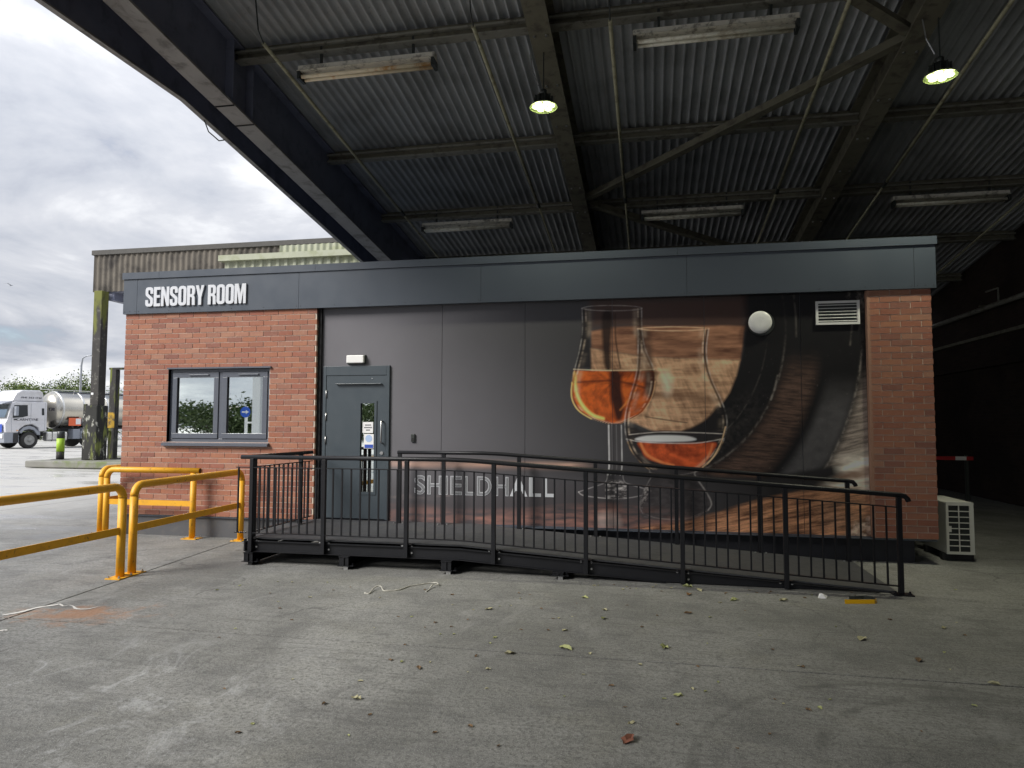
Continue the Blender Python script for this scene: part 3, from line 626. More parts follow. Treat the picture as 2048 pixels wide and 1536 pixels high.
    p.fill([(1790, 70), (1930, 60), (1930, 150), (1870, 190), (1830, 130)], (L_(34, 32, 33), L_(140, 132, 126)), 10, .5, tex=lambda u, v: np.clip(fbm(u/6, v/6, 61)*3-1.5, 0, 1))
    # table, right: bright wood
    p.fill([(1740, 1060), (1850, 1030), (1960, 1000), (1960, 1540), (1700, 1540), (1600, 1260), (1650, 1210), (1760, 1160)], (L_(140, 118, 102), L_(240, 230, 216)), 30, .95, sm=False, tex=lambda u, v: np.clip(fbm(u/60, v/14, 71)*2.4-.6, 0, 1))
    p.fill([(1700, 1180), (1800, 1120), (1960, 1090), (1960, 1140), (1800, 1180)], L_(120, 78, 52), 14, .7)
    p.fill([(540, 1455), (800, 1420), (1000, 1372), (1200, 1310), (1450, 1250), (1700, 1215), (1930, 1250), (1960, 1300), (1960, 1560), (540, 1560)], (L_(92, 62, 48), L_(196, 142, 106)), 9, .95, tex=lambda u, v: np.clip(.6*fbm((u-v*.4)/30, (v+u*.16)/2.2, 75, 4)*2+.5*fbm(u/50, (v+u*.16)/12, 76, 3)*2-.62-np.clip((v-1062)/60, 0, .15), 0, 1))
    p.fill([(1820, 1440), (1960, 1380), (1960, 1540), (1800, 1540)], (L_(90, 70, 60), L_(215, 200, 185)), 12, .6, tex=lambda u, v: np.clip(fbm(u/9, v/7, 77)*2.6-.9, 0, 1))
    # barrel head (pale wood) behind the glasses
    p.fill([(300, 118), (800, 110), (1195, 100), (1198, 280), (600, 280), (300, 280)], L_(92, 66, 58), 20, .75, sm=False)
    top = lambda u, v: np.clip(fbm(u/50, v/9, 81)*1.9-.4, 0, 1)
    p.fill([(300, 300), (420, 276), (600, 268), (900, 268), (1100, 266), (1196, 270), (1186, 380), (1172, 470), (900, 462), (640, 452), (300, 400)], (L_(112, 74, 58), L_(172, 124, 96)), 5, .97, sm=False, tex=top)
    head = lambda u, v: np.clip(.34*fbm((u-v*.45)/7, (v+u*.3)/34, 83, 5)*2+.30*fbm(u/40, v/5, 87, 3)*2+.40*fbm(u/60, v/40, 85)*2-.55, 0, 1)
    p.fill([(296, 400), (640, 452), (1172, 468), (1150, 560), (1110, 660), (1040, 760), (960, 830), (880, 872), (820, 884), (660, 884), (560, 840), (300, 780)], (L_(122, 82, 60), L_(226, 184, 148)), 5, .98, sm=False, tex=head)
    p.fill([(640, 660), (900, 668), (1060, 690), (1020, 720), (860, 700), (640, 690)], L_(118, 84, 64), 10, .55)
    p.line([(620, 800), (760, 822), (860, 835)], 2.2, L_(74, 52, 42), .7, 2)
    p.line([(640, 400), (660, 640), (620, 800)], 5, L_(116, 92, 76), .45, 6)
    p.fill([(720, 540), (760, 560), (770, 640), (740, 680), (715, 620)], L_(244, 232, 212), 16, .35)
    # ---- back glass
    gl = [(243, 165), (245, 300), (228, 410), (203, 510), (182, 610), (183, 690), (222, 762), (300, 812), (400, 842), (470, 842), (540, 812), (606, 770), (655, 690), (676, 600), (668, 520), (618, 400), (600, 290), (597, 165)]
    p.fill([(245, 175), (290, 175), (292, 400), (300, 515), (205, 515), (228, 410), (245, 300)], L_(44, 40, 42), 6, .85, sm=False)
    p.fill([(365, 200), (420, 200), (410, 400), (414, 518), (385, 518), (368, 400)], L_(44, 32, 30), 7, .9)
    p.line([(440, 200), (442, 330), (455, 430), (470, 515)], 2.5, L_(60, 42, 36), .8, 3)
    p.fill([(590, 180), (600, 290), (620, 400), (575, 400), (560, 290), (565, 180)], L_(70, 54, 48), 6, .5)
    def amb_(cx_, cy_, rx_, ry_, sd_):
        def f(u, v):
            x, y = ((u-1080)/.3418-cx_)/rx_, ((v-560)/.3418-cy_)/ry_; r_ = np.hypot(x, y); th = np.arctan2(y, x)
            return np.clip(.55+.55*(fbm(th*3.2+r_*1.5, r_*5, sd_, 4)-.5)*2+.25*np.clip(r_-.55, 0, 1)-.25*np.clip(-y, 0, 1), 0, 1)
        return f
    amb = amb_(430, 600, 250, 240, 91); amb2 = amb_(790, 900, 250, 210, 93)
    p.fill([(199, 530), (420, 534), (668, 532), (674, 620), (650, 695), (602, 770), (540, 810), (470, 838), (400, 838), (300, 806), (226, 760), (190, 690), (186, 610)], (L_(104, 36, 14), L_(222, 106, 40)), 3, .98, sm=False, tex=amb)
    p.fill([(414, 540), (470, 540), (478, 640), (490, 760), (470, 820), (440, 800), (415, 680)], L_(48, 24, 20), 9, .92)
    p.fill([(620, 535), (674, 535), (676, 610), (650, 690), (622, 660), (612, 590)], L_(52, 26, 20), 9, .85)
    p.line([(200, 600), (330, 592), (430, 590), (540, 610), (640, 640)], 3.2, L_(86, 36, 20), .8, 4)
    p.line([(205, 545), (210, 640), (240, 720), (300, 785), (370, 812)], 5.5, L_(255, 214, 120), .85, 5, .8, 14)
    p.line([(188, 600), (186, 690), (224, 762), (300, 812)], 2.2, L_(250, 200, 110), .8, 2, .5)
    p.line([(470, 760), (520, 700), (560, 640)], 3, L_(240, 150, 80), .5, 4, .8)
    p.line([(196, 522), (340, 528), (520, 528), (668, 522)], 1.6, L_(235, 205, 170), .8, 1.5, .4)
    glass_edges(p, U, V, gl[:9], gl[9:][::-1], 15, 530)
    for k, sg_ in (): p.line([(q[0]+sg_, q[1]) for q in k], 3, L_(42, 30, 26), .5, 6, .5, 33); p.line(k, 1.2, L_(210, 202, 198), .6, 2.6, 1.0, 15)
    p.line([(243, 165), (300, 176), (420, 180), (540, 176), (597, 165), (540, 153), (420, 149), (300, 153), (243, 165)], 1.0, L_(206, 198, 194), .6, 2.0, .9)
    # stem and foot
    for x, w, a in ((402, 3, .85), (420, 2, .35), (446, 1.4, .4), (476, 2.4, .7)): p.line([(x, 850), (x+2, 960), (x+3, 1090), (x-6, 1140)], w, L_(206, 204, 206), a, 1.8, .35, 16)
    p.fill([(408, 850), (472, 850), (474, 1130), (408, 1130)], L_(88, 84, 86), 4, .5, sm=False)
    p.line([(395, 1140), (380, 1185), (300, 1215), (225, 1240)], 1.6, L_(180, 176, 178), .6, 1.6, .7)
    p.line([(485, 1140), (500, 1185), (590, 1215), (650, 1235)], 1.6, L_(180, 176, 178), .6, 1.6, .7)
    p.line([(225, 1240), (260, 1262), (400, 1278), (520, 1275), (640, 1250)], 1.6, L_(190, 186, 186), .65, 1.6, .6)
    p.fill([(390, 1190), (440, 1170), (500, 1190), (505, 1270), (440, 1282), (385, 1270)], (L_(70, 66, 68), L_(205, 200, 200)), 5, .7, tex=lambda u, v: np.clip(fbm(u/9, v/4, 95)*3-1.3, 0, 1))
    p.fill([(340, 1370), (440, 1360), (470, 1440), (350, 1450)], L_(190, 176, 170), 14, .4)
    # ---- front glass
    fl = [(569, 285), (571, 400), (562, 540), (530, 660), (500, 770), (494, 860), (508, 940), (545, 1020), (605, 1085), (640, 1110)]
    frr = [(990, 285), (976, 400), (985, 500), (1012, 590), (1058, 690), (1090, 780), (1096, 850), (1080, 930), (1040, 1010), (980, 1080), (930, 1110)]
    p.fill([(576, 300), (640, 300), (655, 520), (620, 560), (566, 560), (572, 420)], L_(58, 44, 40), 12, .45)
    p.fill([(1036, 740), (1075, 760), (1085, 850), (1060, 915), (1000, 920), (880, 900), (840, 884), (900, 858), (980, 808)], L_(38, 35, 37), 7, .96)
    p.fill([(505, 870), (560, 862), (620, 884), (900, 890), (1080, 880), (1060, 960), (1010, 1040), (940, 1100), (640, 1100), (560, 1030), (515, 950)], L_(50, 46, 47), 6, .92)
    p.fill([(575, 948), (700, 955), (880, 955), (1025, 950), (1015, 1000), (975, 1060), (930, 1095), (820, 1090), (700, 1068), (620, 1040), (596, 1000)], (L_(108, 34, 16), L_(208, 92, 48)), 5, .98, tex=amb2)
    p.line([(590, 958), (625, 1020), (700, 1062), (780, 1085)], 4, L_(236, 140, 84), .7, 5, .7)
    p.line([(1010, 960), (985, 1030), (930, 1090)], 3, L_(230, 130, 80), .7, 4, .6)
    p.fill([(555, 930), (620, 912), (740, 908), (860, 914), (915, 932), (860, 944), (700, 948), (600, 944)], L_(212, 210, 214), 4, .95)
    p.line([(520, 905), (700, 890), (900, 893), (1070, 900)], 1.6, L_(214, 204, 198), .7, 1.6, .4)
    p.line([(505, 930), (620, 950), (900, 955), (1075, 928)], 1.6, L_(225, 218, 214), .6, 1.6, .5)
    glass_edges(p, U, V, fl, frr, 17, 945)
    p.line([(q[0]-12, q[1]) for q in frr[:5]], 2.2, L_(96, 68, 54), .7, 3)
    p.line([(1085, 860), (1060, 950), (1010, 1040), (950, 1095)], 2.4, L_(238, 200, 160), .7, 2.4, .6)
    p.line([(569, 285), (650, 294), (780, 297), (900, 294), (990, 285), (900, 277), (780, 274), (650, 277), (569, 285)], 1.2, L_(226, 192, 162), .7, 2.2, .8)
    p.fill([(640, 1112), (780, 1125), (925, 1112), (950, 1190), (1000, 1290), (1000, 1335), (900, 1385), (780, 1398), (650, 1385), (582, 1335), (600, 1250), (632, 1180)], (L_(46, 42, 44), L_(84, 78, 80)), 10, .55, tex=lambda u, v: np.clip(fbm(u/14, v/6, 99)*2.2-.7, 0, 1))
    p.line([(640, 1115), (650, 1150), (632, 1185), (612, 1225), (592, 1275), (582, 1325), (600, 1362)], 1.2, L_(176, 172, 172), .42, 3, 2.0, 22)
    p.line([(918, 1112), (905, 1135), (930, 1180), (962, 1225), (992, 1275), (1003, 1315), (985, 1345)], 1.8, L_(196, 190, 188), .55, 3, 1.8, 23)
    p.line([(640, 1125), (760, 1150), (925, 1120)], 1.4, L_(170, 164, 164), .5, 2, 1.2, 24)
    p.line([(600, 1365), (700, 1395), (850, 1395), (985, 1348)], 1.2, L_(150, 140, 138), .45, 2, 1.4, 25)
    p.fill([(600, 1240), (640, 1200), (625, 1300), (590, 1330)], (L_(60, 56, 57), L_(186, 180, 178)), 6, .6, tex=lambda u, v: np.clip(fbm(u/5, v/5, 97)*3-1.4, 0, 1))
    p.line([(610, 1385), (760, 1400), (900, 1390), (985, 1345)], 1.5, L_(140, 128, 122), .4, 2, .8)
    return np.clip(c*(1+.70*np.clip(c.max(1, keepdims=True)*2.2-.2, 0, 1)), 0, .92)
def mural_mat():
    t = NT('printed_wall_panel'); a = t.n('ShaderNodeVertexColor', layer_name='print'); v = t.pos()
    c = t.mix(t.math('MULTIPLY', t.noise(v, 5, 4), .12), a.outputs[0], (.06, .06, .062)); t.base(c, .48, 0, .22); t.bump(t.noise(v, 1.2, 2), .04, .02); return t.m
m_mural = mural_mat()
Rm = np.array([list(RT), list(UP), list(fw)])
def proj(P):
    d = P-np.array(CAM); q = d@Rm.T; return W/2+FPX*q[:, 0]/q[:, 2], H/2-FPX*q[:, 1]/q[:, 2]
def panel(x0, x1, z0, z1, cell, hole=None):
    nx, nz = max(2, int((x1-x0)/cell)), max(2, int((z1-z0)/cell)); xs = np.linspace(x0, x1, nx+1); zs = np.linspace(z0, z1, nz+1)
    if hole is not None:      # put grid lines on the edges of the opening
        for h_ in hole[:2]: xs[np.abs(xs-h_).argmin()] = h_
        zs[np.abs(zs-hole[2]).argmin()] = hole[2]
    Xg, Zg = np.meshgrid(xs, zs); P = np.stack([Xg.ravel(), np.full(Xg.size, PY), Zg.ravel()], 1)
    i = np.arange(nz)[:, None]*(nx+1)+np.arange(nx)[None]; i = i.ravel(); F = np.stack([i, i+1, i+nx+2, i+nx+1], 1)
    if hole is not None:
        cx_ = P[F].mean(1); F = F[~((cx_[:, 0] > hole[0]) & (cx_[:, 0] < hole[1]) & (cx_[:, 2] < hole[2]))]
    me = bpy.data.meshes.new('wall_panel'); me.from_pydata(P.tolist(), [], F.tolist())
    at = me.color_attributes.new('print', 'FLOAT_COLOR', 'POINT'); U, V = proj(P); c = mural(U, V)
    at.data.foreach_set('color', np.concatenate([c, np.ones((len(c), 1))], 1).astype(np.float32).ravel())
    me.materials.append(m_mural); o = put('wall_panel', me, hut)
    so_ = o.modifiers.new('thickness', 'SOLIDIFY'); so_.thickness = .012; so_.offset = -1
    return o
pe = [-2.781, -1.636, -.49, .66, 1.80, PX-.03]
for i, (a, b) in enumerate(zip(pe[:-1], pe[1:])): panel(a+.003, b-.003, BZ+.004, FZ+.03, .02 if i < 1 else .0085)
panel(WX+.052, -2.784, BZ+.004, FZ+.03, .025, (DX0-.003, DX1+.003, DZ1+.003))
MB().box(WX+.05, PX-.03, PY+.014, PY+.02, BZ, FZ).build('panel_backing', m_dark, hut) if False else None
# joints between panels read as thin dark lines over a dark rail
for x in pe[:-1]: MB().box(x-.012, x+.012, PY+.013, PY+.02, BZ, FZ).build('joint_rail', m_frame, hut)
MB().box(WX+.05, PX, PY-.02, PY+.02, BZ-.004, BZ+.003).build('panel_base_trim', m_frame, hut)
# =================================================================== LETTERING
def glyph(ch, size, extrude, offset=0.0):
    cu = bpy.data.curves.new('g', 'FONT'); cu.body = ch; cu.size = size; cu.extrude = extrude; cu.offset = offset; cu.resolution_u = 6
    ob = bpy.data.objects.new('g', cu); COL.objects.link(ob); bpy.context.view_layer.update()
    me = bpy.data.meshes.new_from_object(ob.evaluated_get(bpy.context.evaluated_depsgraph_get())); bpy.data.objects.remove(ob); bpy.data.curves.remove(cu); return me
def set_text(text, x0, x1, z0, z1, y, mat, parent, depth, bold=.02, gap=.06, style=None, frame=None, widths=None, extents=None):
    """letters as separate meshes filling x0..x1, standing z0..z1 on the plane y; frame(x,z,d)->point"""
    fr_ = frame or (lambda x, z, d: (x, y-d, z)); gl_ = []; h = 1.0
    for ch in text:
        if ch == ' ': gl_.append(None); continue
        me = glyph(ch, 1.0, .0, bold); co = np.array([v.co[:] for v in me.vertices]); gl_.append((ch, co[:, 0].min(), co[:, 0].max()))
        bpy.data.meshes.remove(me)
    ref = glyph('E', 1.0, 0, bold); rc = np.array([v.co[:] for v in ref.vertices]); zb, zt = rc[:, 1].min(), rc[:, 1].max(); bpy.data.meshes.remove(ref)
    wd_ = lambda g_: (.22 if g_ is None else (widths.get(g_[0], .5) if widths else g_[2]-g_[1]))
    tot = sum(wd_(g_) for g_ in gl_)+gap*(len(text)-1); kx = (x1-x0)/tot; kz = (z1-z0)/(zt-zb); x = x0; out = []
    for g_ in gl_:
        if g_ is None: x += .22*kx+gap*kx; continue
        ch, a, b = g_; kg = wd_(g_)/(b-a)
        if extents: x = extents[len(out)][0]; kg = (extents[len(out)][1]-x)/(b-a)/kx
        layers = [(bold, depth, mat)]
        if style and style(len(out)): layers = style(len(out))
        par = parent
        for li, (bo, dp, mt) in enumerate(layers):
            me = glyph(ch, 1.0, .5, bo); front = [v.co.z > 0 for v in me.vertices]
            for v, f_ in zip(me.vertices, front):
                v.co = fr_(x+(v.co.x-a)*kx*kg, z0+(v.co.y-zb)*kz, dp if f_ else (dp-.003 if li else dp-depth+.0005))
            me.materials.clear(); me.materials.append(mt)
            bm = bmesh.new(); bm.from_mesh(me); bmesh.ops.recalc_face_normals(bm, faces=bm.faces); bm.to_mesh(me); bm.free()
            o = put('letter' if li == 0 else 'inline', me, par)
            if li == 0: out.append(o); par = o
        x += (wd_(g_)+gap)*kx
    return out
sg = thing('sign_lettering', 'raised white capital letters reading SENSORY ROOM on the grey fascia', 'sign', (-6.5, -.034, 3.34))
a, b = onY(290, 612, -.06), onY(492, 567, -.06)
def rrect(w, h, x0, y0, c): return [(x0+c, y0), (x0+w-c, y0), (x0+w-c*.3, y0+c*.35), (x0+w, y0+c), (x0+w, y0+h-c), (x0+w-c*.3, y0+h-c*.35), (x0+w-c, y0+h), (x0+c, y0+h), (x0+c*.3, y0+h-c*.35), (x0, y0+h-c), (x0, y0+c), (x0+c*.3, y0+c*.35)]
HEAVY = {   # heavy condensed capitals drawn as outlines: (width, [outline, holes...])
    'S': (.44, [[(.44, .66), (.44, .86), (.40, .96), (.30, 1), (.14, 1), (.04, .96), (0, .86), (0, .64), (.03, .56), (.27, .36), (.28, .33), (.28, .18), (.26, .15), (.18, .15), (.16, .18), (.16, .34), (0, .34), (0, .14), (.04, .04), (.14, 0), (.30, 0), (.40, .04), (.44, .14), (.44, .37), (.41, .45), (.17, .65), (.16, .68), (.16, .82), (.18, .85), (.26, .85), (.28, .82), (.28, .66)]]),
    'E': (.38, [[(0, 0), (0, 1), (.38, 1), (.38, .85), (.165, .85), (.165, .58), (.35, .58), (.35, .44), (.165, .44), (.165, .15), (.38, .15), (.38, 0)]]),
    'N': (.46, [[(0, 0), (0, 1), (.15, 1), (.31, .42), (.31, 1), (.46, 1), (.46, 0), (.32, 0), (.15, .60), (.15, 0)]]),
    'O': (.45, [rrect(.45, 1, 0, 0, .14), rrect(.125, .70, .1625, .15, .03)]),
    'R': (.45, [[(0, 0), (0, 1), (.30, 1), (.40, .96), (.44, .86), (.44, .62), (.40, .53), (.35, .50), (.40, .47), (.43, .40), (.45, 0), (.285, 0), (.275, .36), (.25, .42), (.165, .42), (.165, 0)], [(.165, .56), (.165, .86), (.25, .86), (.275, .83), (.275, .60), (.25, .56)]]),
    'Y': (.46, [[(.145, 0), (.145, .38), (-.01, 1), (.155, 1), (.23, .60), (.305, 1), (.47, 1), (.31, .38), (.31, 0)]]),
    'M': (.62, [[(0, 0), (0, 1), (.21, 1), (.31, .42), (.41, 1), (.62, 1), (.62, 0), (.475, 0), (.475, .66), (.37, 0), (.25, 0), (.145, .66), (.145, 0)]])}
def heavy_text(text, x0, x1, z0, z1, y, depth, mat, parent):
    gap = .045; tot = sum(HEAVY[c][0] if c != ' ' else .13 for c in text)+gap*(len(text)-1); k = (x1-x0)/tot; x = x0
    for c in text:
        if c == ' ': x += (.13+gap)*k; continue
        cu = bpy.data.curves.new('g', 'CURVE'); cu.dimensions = '2D'; cu.fill_mode = 'BOTH'; cu.extrude = .5
        for pts in HEAVY[c][1]:
            sp = cu.splines.new('POLY'); sp.points.add(len(pts)-1); sp.use_cyclic_u = True
            for p_, (a_, b_) in zip(sp.points, pts): p_.co = (a_, b_, 0, 1)
        ob = bpy.data.objects.new('g', cu); COL.objects.link(ob); bpy.context.view_layer.update()
        me = bpy.data.meshes.new_from_object(ob.evaluated_get(bpy.context.evaluated_depsgraph_get())); bpy.data.objects.remove(ob); bpy.data.curves.remove(cu)
        for v in me.vertices: v.co = (x+v.co.x*k, y-depth if v.co.z > 0 else y-.0005, z0+v.co.y*(z1-z0))
        bm = bmesh.new(); bm.from_mesh(me); bmesh.ops.recalc_face_normals(bm, faces=bm.faces); bm.to_mesh(me); bm.free()
        me.materials.clear(); me.materials.append(mat); put('letter', me, parent); x += (HEAVY[c][0]+gap)*k
heavy_text('SENSORY ROOM', a.x, b.x, onY(391, 610, -.05).z, onY(391, 571, -.05).z, -.034, .024, m_letter, sg)
sh = thing('wall_lettering', 'flat white capital lettering low on the dark mural panels, first letters in outline', 'sign', (-2.2, PY, .65))
m_print = M('letter_inline', (.14, .14, .15), .5, var=.05)
a, b = onY(829, 990, PY), onY(1111, 990, PY)
def shield_style(i):
    if i < 7: return [(.02, .004, m_letter), (.0, .0052, m_print), (-.022, .0062, m_letter), (-.03, .0072, m_print)]
    return None
set_text('SHIELDHALL', a.x, b.x, onY(960, 991, PY).z, onY(960, 953, PY).z, PY, m_letter, sh, .004, bold=.02, gap=.07, style=shield_style, extents=[tuple(onY(820+e_*310/2048, 972, PY).x for e_ in q_) for q_ in ((60, 202), (232, 425), (462, 500), (535, 686), (716, 860), (886, 1076), (1125, 1302), (1320, 1552), (1572, 1732), (1765, 1917))])
# =================================================================== WALL FITTINGS
wl = thing('wall_lamp', 'round white bulkhead lamp on the mural right of the glasses', 'lamp', (1.33, PY, 2.88))
k = onY(1521, 644, PY-.06); MB().lathe([(.150, -.03), (.155, -.02), (.155, 0)], (k.x+.015, PY, k.z-.012), 'y', 40).build('base', m_lampblack, wl, smooth=True)
MB().lathe([(.06, -.070), (.11, -.066), (.130, -.058), (.139, -.045), (.140, -.031)], (k.x, PY, k.z), 'y', 40).build('diffuser', M('opal_diffuser', (.90, .90, .89), .3, var=.02), wl, smooth=True)
a, b = onY(1631, 603, PY-.02), onY(1720, 648, PY-.02); vt = thing('wall_vent', 'white louvred vent grille high on the mural beside the brick pier', 'vent', (a.x, PY, b.z))
x0, x1, z0, z1 = a.x, b.x, b.z, a.z; f_ = .028
MB().box(x0, x1, PY-.03, PY-.004, z1-f_, z1).box(x0, x1, PY-.03, PY-.004, z0, z0+f_).box(x0, x0+f_, PY-.03, PY-.004, z0+f_, z1-f_).box(x1-f_, x1, PY-.03, PY-.004, z0+f_, z1-f_).build('frame', m_white, vt)
MB().box(x0+f_, x1-f_, PY-.004, PY-.001, z0+f_, z1-f_).build('backing', m_lampblack, vt)
for i in range(6):
    z = z0+f_+(z1-z0-2*f_)*(i+.5)/6
    MB().quadbox([(x0+f_, PY-.028, z-.009), (x1-f_, PY-.028, z-.009), (x1-f_, PY-.006, z+.002), (x0+f_, PY-.006, z+.002), (x0+f_, PY-.028, z-.003), (x1-f_, PY-.028, z-.003), (x1-f_, PY-.006, z+.006), (x0+f_, PY-.006, z+.006)]).build('slat', m_white, vt)
a, b = onY(694, 711, PY-.05), onY(728, 726, PY-.05); el = thing('emergency_light', 'small white box light above the dark steel door', 'light', (a.x, PY, b.z))
MB().box(a.x-.01, b.x+.01, PY-.025, PY-.0005, b.z-.01, a.z+.01).build('back_plate', m_lampblack, el, bevel=.006); MB().box(a.x, b.x, PY-.075, PY-.025, b.z, a.z).build('diffuser', m_white, el, bevel=.010)
k = onY(826, 876, PY-.02); rd = thing('card_reader', 'small black entry reader on the dark panel right of the door', 'reader', (k.x, PY, k.z))
MB().box(k.x-.03, k.x+.025, PY-.025, PY-.0005, k.z-.055, k.z+.055).build('case', m_lampblack, rd, bevel=.006); MB().box(k.x-.02, k.x+.015, PY-.0275, PY-.0255, k.z-.04, k.z+.0).build('face', m_dark, rd)
# =================================================================== RAMP WITH RAILINGS
RY = -1.62; XF = -2.05; XE = 2.33
def dz(x): return .30 if x <= XF else .30-(x-XF)*(.30-.018)/(XE-XF)
ramp = thing('access_ramp', 'black steel access ramp and landing with railings leading up to the door', 'ramp', (-1.1, -.8, 0))
MB().box(-4.60, XF, RY+.06, PY-.03, .285, .30).build('landing_deck', m_deck, ramp)
MB().xbox(XF+.002, XE-.04, RY+.06, -.05, .285, .30, .004, dz(XE-.04)).build('ramp_deck', m_deck, ramp)
def cbeam(y, sgn, x0, x1, name):
    for nm, ya, yb, t0, t1 in (('web', y-.004, y+.004, -.148, -.042), ('flange', y-.03 if sgn < 0 else y-.004, y+.004 if sgn < 0 else y+.03, -.042, -.032), ('flange', y-.03 if sgn < 0 else y-.004, y+.004 if sgn < 0 else y+.03, -.157, -.148)):
        lo = lambda x: max(dz(x)+t0, .006); hi = lambda x: max(dz(x)+t1, .012)
        m = MB(); xs = [x0, XF, x1] if x0 < XF < x1 else [x0, x1]
        xc = XF+(.30-.16)/((.30-.018)/(XE-XF))     # where the lower edge reaches the ground
        if t0 < -.1 and x1 > xc: xs = sorted(set(xs+[xc]))
        if nm == 'flange' and t1 < -.1: xs = [x for x in xs if x <= xc+.01]
        for xa, xb in zip(xs[:-1], xs[1:]): m.xbox(xa, xb, ya, yb, lo(xa), hi(xa), lo(xb), hi(xb))
        if m.v: m.build('beam_'+nm, m_black, ramp)
cbeam(RY+.045, -1, -4.60, XE-.2, 'front'); cbeam(-.06, 1, -4.60, XE-.2, 'rear')
MB().box(-4.62, -4.601, RY+.02, PY-.04, .145, .288).build('end_beam', m_black, ramp)
for x in (-4.53, -3.36, -2.18, -.97):
    zt = min(dz(x)-.156, .142); s_ = MB(); zb = .036
    if zt-zb < .03: zb = .012
    s_.box(x-.06, x+.06, RY-.04, -.12, zt-.008, zt).box(x-.006, x+.006, RY-.04, -.12, zb+.008, zt-.008).box(x-.07, x+.07, RY-.05, -.12, zb, zb+.008)
    cb = s_.build('cross_beam', m_black, ramp)
    MB().box(x-.055, x+.055, RY-.028, RY-.02, zb+.009, zt-.009).build('end_plate', m_black, cb)
    MB().box(x+.0, x+.05, RY-.03, RY+.10, 0, zb-.0005).build('foot_pad', m_bolt if x > -4 else m_rubber, cb)
    MB().box(x-.03, x+.05, -.4, -.27, 0, zb-.0005).build('foot_pad', m_rubber, cb)
    MB().lathe([(.012, zb+.0085), (.012, zb+.03)], (x+.085, RY+.02, 0), 'z', 8).build('bolt', m_black, cb)
    MB().box(x+.071, x+.11, RY-.02, RY+.06, zb, zb+.008).build('clip_plate', m_black, cb)
bolt_me = MB().lathe([(.011, -.012), (.011, 0)], (0, 0, 0), 'y', 8).mesh('bolt', m_bolt)
fr_posts = [-4.52, -3.625, -2.646, -1.665, -.681, .296, 1.285, 2.314]
HR = .925
rail = bpy.data.objects.new('front_railing', None); COL.objects.link(rail); rail.parent = ramp; rail.location = (0, 0, 0); rail.matrix_parent_inverse = Matrix.Translation(-Vector(ramp.location))
def hz(x): return dz(min(x, XE))+HR
def bent(x0, x1, dzv, y, step=.25):
    xs = [x0]+([XF-.12, XF-.04, XF+.04, XF+.12] if x0 < XF < x1 else [])+[x1]
    def zz(x):
        w = .12
        if XF-w < x < XF+w: return dz(XF-w)*.5*(1-(x-XF)/w)+dz(XF+w)*.5*(1+(x-XF)/w)
        return dz(x)
    return [(x, y, zz(x)+dzv) for x in xs]
MB().tube(bent(-4.66, 2.325, HR, RY)+[(2.37, RY, hz(XE)-.012), (2.395, RY, hz(XE)-.04), (2.40, RY, hz(XE)-.06)], .0245, 14).build('handrail', m_black, rail, smooth=True)
for i, x in enumerate(fr_posts):
    last = i == len(fr_posts)-1
    zb = .012 if last else max(dz(x)-.15, .008)
    p = MB().box(x-.0225, x+.0225, RY-.0225, RY+.0225, zb, hz(x)-.018).build('post', m_black, rail, bevel=.003)
    if last:
        MB().box(x-.08, x+.10, RY-.06, RY+.06, 0, .012).build('base_plate', m_black, p)
        for bx_ in (-.055, .07): MB().lathe([(.018, .0125), (.018, .022), (.009, .0225), (.009, .04)], (x+bx_, RY-.02, 0), 'z', 8).build('bolt', m_black, p)
    else:
        MB().box(x-.06, x+.06, RY-.0, RY+.05, dz(x)-.010, dz(x)-.002).build('fixing_plate', m_black, p)
        for ox, oz in ((-.055, -.03), (.055, -.035), (.055, -.10)):
            if dz(x)+oz > .02: put('bolt', bolt_me, p, loc=(x+ox, RY+.0405, dz(x)+oz))
for a, b in zip(fr_posts[:-1], fr_posts[1:]):
    n = 9
    for dzv, nm, hh in ((HR-.118, 'top_rail', .010), (.062, 'bottom_rail', .010)):
        pts = bent(a+.022, b-.022, dzv, RY); m = MB()
        for p0, p1 in zip(pts[:-1], pts[1:]): m.beam(p0, p1, .036, hh)
        m.build(nm, m_black, rail)
    for i in range(1, n):
        x = a+(b-a)*i/n; MB().box(x-.008, x+.008, RY-.008, RY+.008, dz(x)+.068, dz(x)+HR-.124).build('baluster', m_black, rail)
for dzv in (HR-.118, .062): MB().beam((-4.72, RY, .30+dzv), (-4.545, RY, .30+dzv), .036, .010).build('rail_stub', m_black, rail)
MB().box(-4.70, -4.684, RY-.008, RY+.008, .368, 1.10).build('baluster', m_black, rail)
# side railing at the left end
sr = bpy.data.objects.new('side_railing', None); COL.objects.link(sr); sr.parent = ramp; sr.matrix_parent_inverse = Matrix.Translation(-Vector(ramp.location))
SX = -4.555
MB().tube([(SX, RY+.03, 1.225), (SX, -.12, 1.225)], .0245, 12).build('handrail', m_black, sr, smooth=True)
for y in (RY+.10, -.42): MB().box(SX-.0225, SX+.0225, y-.0225, y+.0225, .301, 1.205).build('post', m_black, sr)
for z in (1.107, .362): MB().beam((SX, RY+.125, z), (SX, -.12, z), .036, .010).build('side_rail', m_black, sr)
for i in range(1, 13):
    y = RY+.10+i*.11
    if abs(y+.42) > .04: MB().box(SX-.008, SX+.008, y-.008, y+.008, .368, 1.101).build('baluster', m_black, sr)
